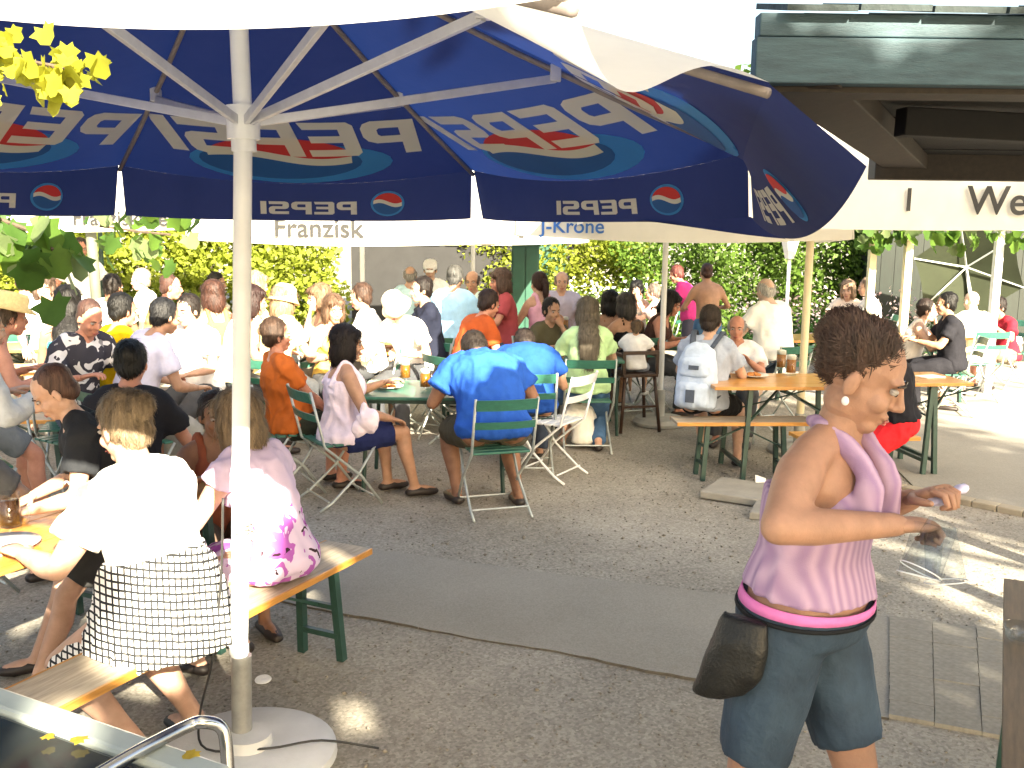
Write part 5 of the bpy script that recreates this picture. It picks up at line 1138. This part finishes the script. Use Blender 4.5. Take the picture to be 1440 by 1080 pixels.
ROWS = [
 # label, head, face, D, kwargs
 ('person in pale grey shirt leaning in at the far left edge', (-22, 452), 50, 5.2, dict(lean=22, top=('long', 'c9ced2'), hair=('short', '55504a'), bottom=('shorts', '777777'))),
 ('sunburnt person in a wide straw hat at the left', (14, 446), 40, 6.2, dict(lean=26, skin='red', top=('tank', 'd9a890'), hat=('straw', 'e2c88c'), hair=('fringe', '6a5038'), bottom=('shorts', '6a7076'))),
 ('person with long black hair and bare back in a teal top', (96, 428), 105, 7.4, dict(sex='f', lean=10, skin='tan', top=('strap', '3fa8bc'), hair=('long', '17120f'), bottom=('skirt', '2c5c70'))),
 ('reddish short-haired person in a dark patterned shirt', (127, 448), -35, 6.7, dict(lean=24, hpitch=26, skin='red', top=('tee', '3a3a44'), topmat=PATT, hair=('buzz', '5a3222'))),
 ('black-haired person in a yellow shirt', (174, 437), 50, 7.3, dict(lean=12, skin='red', top=('tee', 'e0b418'), hair=('short', '161412'))),
 ('dark-haired person in a pale lavender shirt leaning right', (233, 446), 48, 6.9, dict(lean=24, w=1.1, skin='tan', top=('tee', 'cfcde4'), bottom=('trousers', '9c9c98'), hair=('short', '26262a'), hpitch=14, tilt=8)),
 ('dark-haired person in a white shirt facing out from the left table', (263, 437), -112, 7.8, dict(lean=12, skin='fair', top=('tee', 'f4f4f2'), hair=('short', '2a1c14'), w=1.05)),
 ('auburn-haired person in a rust top beside the thin pole', (298, 416), 130, 8.8, dict(sex='f', skin='tan', top=('tank', 'b07850'), hair=('bob', '5a2c16'))),
 ('sunburnt person in profile with khaki striped shirt', (241, 404), 15, 9.6, dict(lean=16, skin='red', top=('tee', 'a89468'), topmat=stripemat('khaki_stripe', 'a89468', '7c6a44', 90, 'Z'), hair=('buzz', '5c3020'))),
 ('dark-haired person in white at the grey-green post', (160, 404), 70, 9.9, dict(lean=14, skin='brown', top=('tee', 'f0f0ee'), hair=('short', '2a201a'))),
 ('pale-haired person in cream behind the yellow shirt', (197, 394), 180, 11.2, dict(lean=8, sex='f', skin='pale', top=('tee', 'ece4d2'), hair=('short', 'cdb68c'))),
 ('brown-haired person in white under the hanging vine', (62, 405), -70, 9.3, dict(sex='f', skin='fair', top=('tee', 'eeeef4'), hair=('bob', '6a4c34'), arms='chin')),
 ('dark-haired person in grey under the hanging vine', (34, 398), 110, 10.2, dict(skin='tan', top=('tee', 'b4b0a8'), hair=('short', '2a221c'))),
 ('dark-haired far person behind the thin pole', (306, 398), 0, 12.0, dict(skin='tan', top=('tee', 'dcd8c8'), hair=('short', '1c1814'))),
 ('blond person with sunglasses pushed up beside the pole', (362, 402), 40, 9.6, dict(sex='f', skin='fair', top=('tank', 'f0e8d8'), hair=('bob', 'c09a50'))),
 ('dark red-haired person leaning beside the straw-hatted guest', (358, 424), 20, 8.4, dict(sex='f', lean=20, skin='red', top=('tank', 'e8ddc8'), hair=('bob', '3c1812'))),
 ('person in a pale round sun hat in full sun', (400, 424), 60, 8.6, dict(sex='f', lean=14, skin='fair', top=('tee', 'f2e6c0'), hat=('sun', 'e6d6a0'), hair=('bob', 'b08a50'))),
 ('blond person with hand to face in sunlit cream dress', (447, 420), -150, 9.3, dict(sex='f', skin='fair', top=('tank', 'f0e0b8'), hair=('long', '9a6a34'), arms='chin')),
 ('brown-haired person in yellow sundress in full sun', (470, 436), -60, 8.9, dict(sex='f', skin='fair', top=('strap', 'ecc868'), hair=('bob', '7a5028'))),
 ('brown-haired person in profile in a sunlit white shirt', (507, 418), 175, 9.3, dict(lean=8, skin='fair', top=('tee', 'fbfbf8'), hair=('short', '5c3820'), hpitch=14)),
 ('person in cream hat bending over the sunlit table', (556, 432), -120, 9.0, dict(lean=30, hpitch=36, skin='fair', top=('tee', 'f8f4ea'), hat=('sun', 'f0e4cc'), hair=('fringe', 'a08060'))),
 ('dark-haired person in navy shirt with arms on the table', (592, 408), -158, 9.5, dict(sex='f', w=1.12, skin='fair', top=('tee', '1c2030'), hair=('short', '24140e'), arms='fold', hpitch=4)),
 ('person in white cap far behind the navy shirt', (605, 380), -90, 12.8, dict(skin='fair', top=('tee', 'eef2f4'), hat=('cap', 'f6f6f6'), hair=('short', '6a5a44'))),
 ('person in pale cyan shirt beside the white cap', (577, 388), 90, 12.6, dict(skin='fair', top=('tee', 'bfe0e8'), hair=('fringe', 'b8b0a4'))),
 ('grey-haired person in a light blue polo seen from behind', (641, 391), 70, 10.4, dict(w=1.15, lean=12, skin='tan', top=('tee', '9cc8e8'), hair=('short', '5a5a58'), belly=.04)),
 ('bald tanned person in pale teal shirt', (664, 396), -100, 11.2, dict(skin='tan', top=('tee', 'cfe8e4'), hair=('fringe', '6a5c4c'))),
 ('brown-haired person in a dull red shirt', (702, 396), 190, 10.6, dict(sex='f', skin='red', top=('tee', 'a84a50'), hair=('bob', '6a4630'), arms='table')),
 ('dark-haired balding person in sunlit orange shirt', (688, 428), 35, 8.9, dict(lean=26, hpitch=22, skin='red', top=('tee', 'b4542a'), hair=('short', '3a1e18'))),
 ('brown-haired person in a pink top by the green cabinet', (757, 399), 120, 10.9, dict(sex='f', skin='fair', top=('tank', 'dca8c0'), hair=('pony', '4c2416'))),
 ('bald person in lilac shirt facing out', (790, 396), -90, 11.6, dict(w=1.15, skin='fair', top=('tee', 'b8b4cc'), hair=('fringe', '9a8c80'))),
 ('dark-haired person in olive top resting chin on hand', (776, 437), -60, 9.9, dict(sex='f', skin='tan', top=('tee', '55503c'), hair=('short', '1e1412'), arms='chin')),
 ('black-haired person beside the pale green shirt', (857, 426), 100, 10.9, dict(sex='f', skin='tan', top=('strap', 'a86a50'), hair=('bob', '15110f'))),
 ('grey-haired person with bare shoulders in a black top', (879, 430), 115, 10.5, dict(sex='f', skin='tan', w=1.1, top=('strap', '141416'), hair=('bob', '4a4440'))),
 ('far person with black hair and white band before the hedge', (895, 408), -100, 14.2, dict(sex='f', skin='fair', top=('tank', 'e8dcd0'), hair=('bob', '14100e'), arms='chin')),
 ('far person in pale pink by the white flowers', (918, 412), 160, 14.0, dict(sex='f', skin='fair', top=('tee', 'e8d0cc'), hair=('short', '8a7060'))),
 ('dark curly-haired person in brown top leaning at the green table', (944, 428), -20, 10.4, dict(sex='f', lean=22, hpitch=20, skin='red', top=('tank', '4c3630'), hair=('bob', '1c1210'))),
 ('elderly person in white shirt smiling out from the beer table', (1036, 462), -105, 9.1, dict(skin='red', w=1.12, lean=10, top=('tee', 'f0f0f4'), hair=('fringe', 'b8b0b0'), hpitch=4, arms={-1: (-.12, .40, .8), 1: (.22, .42, .8)})),
 ('large person in a blown-out white shirt behind the beer table', (1076, 408), 120, 10.0, dict(w=1.3, lean=16, skin='pale', top=('tee', 'ffffff'), hair=('fringe', 'e8e4dc'), belly=.05)),
 ('far blond person in cream beside the pink flowers', (1192, 408), -120, 13.6, dict(sex='f', skin='fair', top=('tee', 'f0dcc8'), hair=('bob', 'b88a58'))),
 ('far person in white at the cream pergola post', (1218, 404), 170, 13.2, dict(skin='fair', top=('tee', 'f4ece0'), hair=('short', 'a88058'))),
 ('brown-haired person in white leaning against the black shirt', (1304, 437), -20, 11.0, dict(sex='f', lean=14, skin='fair', top=('tank', 'ece4dc'), hair=('short', '3c2820'), arms='chin')),
 ('dark-haired person in black shirt turned to a companion', (1330, 428), 168, 10.6, dict(lean=8, w=1.1, skin='tan', top=('tee', '1e1e24'), bottom=('trousers', '1e1e24'), hair=('short', '1a1616'))),
 ('person in a sunlit cream shirt behind the black shirt', (1366, 424), 100, 11.6, dict(w=1.25, lean=12, skin='pale', top=('tee', 'fdf6dc'), hair=('bald', 'ffffff'), belly=.04)),
 ('person in dark red top near the white post', (1402, 440), 200, 12.4, dict(sex='f', lean=20, skin='red', top=('tee', '8c2030'), hair=('short', '2a1a16'))),
]
GRP = None
for lab, hd_, fc, D_, kw in ROWS:
    kw.setdefault('bottom', random.choice((('shorts', '4a5468'), ('trousers', '46484c'), ('shorts', '7c7464'))))
    person(lab, hd_, fc, D_, seat_on=' '.join(('green folding chair of the ' + lab.replace('person', 'guest', 1)).split()[:16]), **kw)
# standing guests
person('standing person in white shirt and pale blue trousers under trees', (114, 350), -60, 12.2, stand=True, lean=3, skin='red', top=('tee', 'fbfbfb'), bottom=('trousers', 'b4d4ea'), hair=('short', '4a3a2c'), arms='down')
person('standing person in bright pink shirt before the hedge', (951, 386), 160, 12.8, stand=True, lean=24, hpitch=24, skin='red', top=('tee', 'c83c80'), bottom=('trousers', '4a4a58'), hair=('short', '8a3020'), arms={-1: (-.15, .4, .95), 1: (.15, .4, .95)}, s=.92)
person('standing bare-backed person in blue jeans with white waistband', (993, 384), 100, 11.8, stand=True, lean=10, skin='tan', top=('none', ''), bottom=('trousers', '4a7098'), hair=('buzz', '5a2c1a'), arms={-1: (-.2, .3, 1.0), 1: (.25, .3, 1.0)}, s=.9)
# middle table
person('person in an orange shirt leaning back at the green table', (390, 472), 28, 7.15, lean=-10, hpitch=2, w=1.12, belly=.05, skin='red', top=('tee', 'b8602a'), bottom=('shorts', '2c3028'), hair=('short', '5a3a22'), arms='lap', near=True, seat_on='green folding chair of the guest in orange')
PW = person('dark bobbed person in pale pink top and navy shorts', (490, 484), 33, 6.95, lean=4, twist=-10, hpitch=4, hyaw=-15, sex='f', w=1.08, skin='tan', top=('tank', 'e6d6e6'), bottom=('shorts', '1e2650'), hair=('bob', '24120e'), arms={1: (.2, .30, .60), -1: (-.16, .42, .80)}, legs={-1: (-.08, .40, 0), 1: (.16, .50, 0)}, near=True, seat_on='green folding chair with a pink cap hanging on it')
BM = person('broad person in a blue shirt hunched over the green table', None, 108, pos=V((spot(694, 618, .5).x, spot(694, 618, .5).y, 0)), lean=44, tuck=38, hpitch=64, s=1.13, w=1.36, belly=.03, skin='brown', top=('tee', '2456b0'), bottom=('shorts', '4c483c'), hair=('short', '3a2c22'), arms={-1: (-.24, .50, .79), 1: (.24, .46, .79)}, legs={-1: (-.2, .22, 0), 1: (.2, .05, 0)}, near=True, seat_on='green folding chair with the broad blue-shirted guest')
person('person in a medium blue shirt behind the empty white chair', (738, 486), 92, 8.35, lean=46, tuck=38, hpitch=64, s=1.06, w=1.3, skin='tan', top=('tee', '1d4ca0'), bottom=('trousers', '3c4658'), hair=('short', '3a2a22'), seat_on='green folding chair of the second blue-shirted guest')
person('long-haired blond person in pale green shirt and jeans', (826, 440), 92, 8.8, lean=6, hpitch=6, sex='f', w=1.1, skin='fair', top=('tee', 'c4e8b0'), bottom=('trousers', '46668a'), hair=('long', '8c7a5c'), legs={-1: (-.42, .05, 0), 1: (.1, -.12, 0)}, near=True, seat_on='green folding chair under the pale green shirt')
# toddlers
TD = person('toddler in a white shirt sitting in the high chair', None, 75, pos=HCC, seat=.57, s=.56, lean=2, skin='fair', top=('tee', 'f2f2f8'), bottom=('shorts', '8a90a0'), hair=('short', '8c6a44'), arms={-1: (-.12, .2, .82), 1: (.12, .2, .82)}, legs={-1: (-.07, .24, .3), 1: (.07, .24, .3)}, shoes='cccccc')
person('small child in a beige cap crouching on the gravel', None, 120, pos=spot(822, 632) + V((0, .05, 0)), seat=.02, s=.62, lean=24, hpitch=18, skin='fair', top=('tee', 'e4e2da'), bottom=('shorts', 'c8c0b0'), hat=('cap', 'b4a488'), hair=('short', '8a7458'), arms={-1: (-.1, .22, .10), 1: (.1, .22, .10)}, legs={-1: (-.12, .16, 0), 1: (.12, .2, 0)}, shoes='8a7c68')
person('small blond child in white sitting on the lane kerb', None, -120, pos=spot(1414, 514), seat=.06, s=.72, lean=14, hpitch=20, skin='fair', top=('tee', 'f4f4fa'), bottom=('shorts', '8a3040'), hair=('short', 'a47c4c'), arms={-1: (-.12, .22, .2), 1: (.12, .22, .2)}, legs={-1: (-.12, .22, 0), 1: (.12, .25, 0)})
# right: backpack wearer, red shorts
BP = person('person wearing a pale backpack and black shorts on the short bench', (1000, 452), 62, 8.05, lean=10, hpitch=8, w=1.12, skin='fair', top=('tee', '9aa4b6'), bottom=('shorts', '17171a'), hair=('short', '4a3422'), arms='table', legs={-1: (-.1, .36, 0), 1: (.22, .30, 0)}, shoes='1c1816', near=True)
RS = person('person in black shirt and red shorts behind the waitress', None, 165, pos=V((spot(1264, 600, .55).x, spot(1264, 600, .55).y, 0)), lean=16, w=1.08, skin='tan', top=('tee', '1c1c22'), bottom=('shorts', 'd82830'), hem=.10, hair=('short', '2a1c16'), arms='table', legs={-1: (-.1, -.02, 0), 1: (.12, .08, 0)}, shoes='8a6a50', near=True)
bp_ = thing('backpack', 'pale grey-blue backpack with dark panels on a guest\'s back', 'backpack', BP['pos'], BP['rz'])
PALEB = cloth('aebdd2'); DKB = cloth('4a5260')
def bpt(t, x, off, ): p, d, X, Y = BP['spn'](t); return p + X * x - Y * off
q = MB(); q.loft([[bpt(t, math.cos(a) * hw, .135 + .085 + math.sin(a) * hd) for a in [2 * math.pi * k / 14 for k in range(14)]] for t, hw, hd in ((-.06, .13, .06), (-.02, .165, .09), (.3, .17, .10), (.62, .16, .09), (.82, .12, .07), (.90, .06, .04))])
final('main_bag', bp_, [(rem(q, .011, 2), 0)], [PALEB], folds(.008, 2.2))
q = MB(); q.loft([[bpt(t, math.cos(a) * hw, .31 + math.sin(a) * hd) for a in [2 * math.pi * k / 14 for k in range(14)]] for t, hw, hd in ((-.02, .11, .04), (.02, .135, .06), (.26, .135, .06), (.32, .11, .03))]); final('front_pocket', bp_, [(rem(q, .010, 2), 0)], [PALEB], folds(.006, 3.2))
q = MB(); q.loft([[bpt(t, math.cos(a) * hw, .30 + math.sin(a) * hd) for a in [2 * math.pi * k / 14 for k in range(14)]] for t, hw, hd in ((.40, .10, .03), (.44, .12, .045), (.62, .11, .045), (.68, .09, .02))]); final('upper_pocket', bp_, [(rem(q, .010, 2), 0)], [PALEB], folds(.005, 4.2))
for x0, x1, t0, t1, of in ((-.03, .04, .05, .22, .375), (-.03, .05, .50, .56, .35)):
    q = MB(); P = [bpt(t0, x0, of), bpt(t0, x1, of), bpt(t1, x1, of), bpt(t1, x0, of)]; q.add(P + [p + (p - bpt(.3, 0, 0)).normalized() * .008 for p in P], [(0, 1, 2, 3), (4, 7, 6, 5), (0, 4, 5, 1), (1, 5, 6, 2), (2, 6, 7, 3), (3, 7, 4, 0)]); q.build('dark_panel', DKB, bp_)
for sd in (-1, 1):
    p0, p1 = bpt(.85, sd * .08, .15), bpt(.1, sd * .14, .12); tp = BP['SH'][sd].lerp(BP['pts'][-1], .35) + V((0, 0, .085)); fr_ = bpt(.6, sd * .12, -.16)
    q = MB(); q.tube(smooth_pts([p0, tp - V((0, .03, 0)), tp + V((0, .04, 0)), fr_, bpt(.3, sd * .17, -.08), p1], 4), .024, 8, squash=.35); q.build('strap', DKB, bp_, True)
# cap hanging on the chair back
cp = thing('cap', 'pink cloth cap hanging from the green chair back', 'cap', (0, 0, 0)); c0 = at(518, 592, PW['pos'].y - .36)
q = MB(); q.ell(c0, (.075, .05, .085)); q.ell(c0 + V((-.055, -.01, -.05)), (.055, .03, .06)); q.ell(c0 + V((-.03, 0, .09)), (.025, .02, .05)); final('crown', cp, [(rem(q, .009, 2), 0)], [cloth('ead9e4')], folds(.014, 1.2, (16, 16, 10)))

# ------------------------------------------------------------ the waitress
WPOS = at(1124, 900, 2.42); WPOS.z = 0
DENIM = M('denim', (.017, .038, .068), .8, .3, 7, .5, 40, col2=(.032, .062, .10))
PLEAT = stripemat('pleated_lavender', 'b89cb8', '9c80a4', 260, 'X')
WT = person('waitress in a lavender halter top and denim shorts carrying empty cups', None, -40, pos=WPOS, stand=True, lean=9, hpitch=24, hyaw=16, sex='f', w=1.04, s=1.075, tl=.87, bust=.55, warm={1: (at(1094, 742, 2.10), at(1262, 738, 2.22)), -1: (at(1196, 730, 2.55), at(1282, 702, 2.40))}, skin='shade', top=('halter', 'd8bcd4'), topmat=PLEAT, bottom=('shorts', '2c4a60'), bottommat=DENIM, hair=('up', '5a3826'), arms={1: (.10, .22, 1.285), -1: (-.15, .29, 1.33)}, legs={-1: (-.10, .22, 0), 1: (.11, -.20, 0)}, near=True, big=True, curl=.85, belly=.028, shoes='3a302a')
wr_ = WT['root']; Hm = WT['Hm']
q = MB(); 
for c_, r_ in (((0, -.092, .082), (.046, .040, .038)), ((.012, -.068, .108), (.04, .04, .026)), ((-.01, -.108, .055), (.038, .026, .034)), ((0, -.028, .055), (.0785, .090, .076))): q.ell(c_, r_)
final('hair_knot', wr_, [(rem(q.xf(Hm), .006, 2), 0)], [hairmat('5a3826')], strands(.003, 3.3, 2600, .0012, .028, (-.5, -.6, .4)))
q = MB(); q.ell(Hm @ V((.087, -.002, -.048)), (.009, .009, .011)); q.build('earring', M('pearl', (.8, .8, .78), .15), wr_, True)
def ringband(t0, t1, inf, mat, name, th=.003):
    q = MB(); rings = []
    for t, k in ((t0, inf), (t0, inf + th), (t1, inf + th), (t1, inf), (t0, inf)):
        p, d, X, Y = WT['spn'](t); hw = np.interp(t, [z[0] for z in PROF['f']], [z[1] for z in PROF['f']]) * WT['s'] * 1.04; hd = np.interp(t, [z[0] for z in PROF['f']], [z[2] for z in PROF['f']]) * WT['s'] * 1.02
        bel = .028 * math.exp(-((t - .22) / .22) ** 2) * WT['s']
        rings.append([p + X * math.cos(a) * (hw + k) + Y * (math.sin(a) * (hd + k) + (bel if math.sin(a) > 0 else 0) * math.sin(a)) for a in [2 * math.pi * j / 40 for j in range(40)]])
    q.loft(rings, cap=False); return q.build(name, mat, wr_, True)
ringband(.095, .148, .013, cloth('d878b8'), 'belt'); ringband(.06, .08, .015, cloth('1c1e22'), 'apron_belt')
pk = MB(); p, d, X, Y = WT['spn'](.03); side_ = p + X * .215 - Y * .05
pk.loft([[side_ + X * (math.cos(a) * hd + ox) + Y * (math.sin(a) * hw + oy) + V((0, 0, -dz)) for a in [2 * math.pi * k / 14 for k in range(14)]] for dz, hw, hd, ox, oy in ((-.02, .06, .022, 0, .0), (.04, .072, .032, .01, -.005), (.11, .078, .036, .012, -.02), (.17, .066, .03, .012, -.05), (.205, .035, .02, .01, -.095), (.212, .016, .012, .01, -.11))])
final('waist_pouch', wr_, [(rem(pk, .008, 2), 0)], [M('black_leather', (.005, .005, .0045), .5, .3, 30, .3, 120)], folds(.005, 8.8))
def to_w(v): return wr_.matrix_basis @ V(v)
CUP = glassmat('clear_plastic', (.90, .925, .94), .12)
RW, LW = WT['WR'][1], WT['WR'][-1]
for k, (dx, dy, dz, ax, lab) in enumerate(((.01, .06, -.05, .25, 'clear plastic cup held lowest in the waitress\'s hand'), (-.015, .095, -.06, -.1, 'clear plastic cup held foremost by the waitress'), (.02, .08, -.035, .5, 'clear plastic cup tilted towards the gravel in her hand'))):
    t = thing('plastic_cup', lab, 'cup', to_w(RW + V((dx - .02, dy, dz)))); q = MB(); q.lathe([(.047, -.06), (.044, -.058), (.034, .06), (.0, .062)], 22, cap=False); q.xf(Matrix.Rotation(ax, 4, 'Y') @ Matrix.Rotation(-.25, 4, 'X')); q.build('cup', CUP, t, True)
    q = MB(); q.lathe([(.0475, -.061), (.0485, -.0595), (.0475, -.058), (.0468, -.0595), (.0475, -.061)], 22, cap=False); q.xf(Matrix.Rotation(ax, 4, 'Y') @ Matrix.Rotation(-.25, 4, 'X')); q.build('rim', M('white_rim', (.7, .73, .76), .3), t, True)
nk = thing('napkin', 'folded lavender napkin held in the waitress\'s left hand', 'napkin', to_w(LW + V((0.0, .085, .02)))); q = MB(); q.tube([(-.035, -.012, -.004), (0, 0, .006), (.04, .014, .022)], [.02, .022, .014], 10, round_ends=True, squash=.55); final('cloth', nk, [(rem(q, .006, 2), 0)], [cloth('d4d0ec')], folds(.006, 4, (25, 25, 25)))
flush()
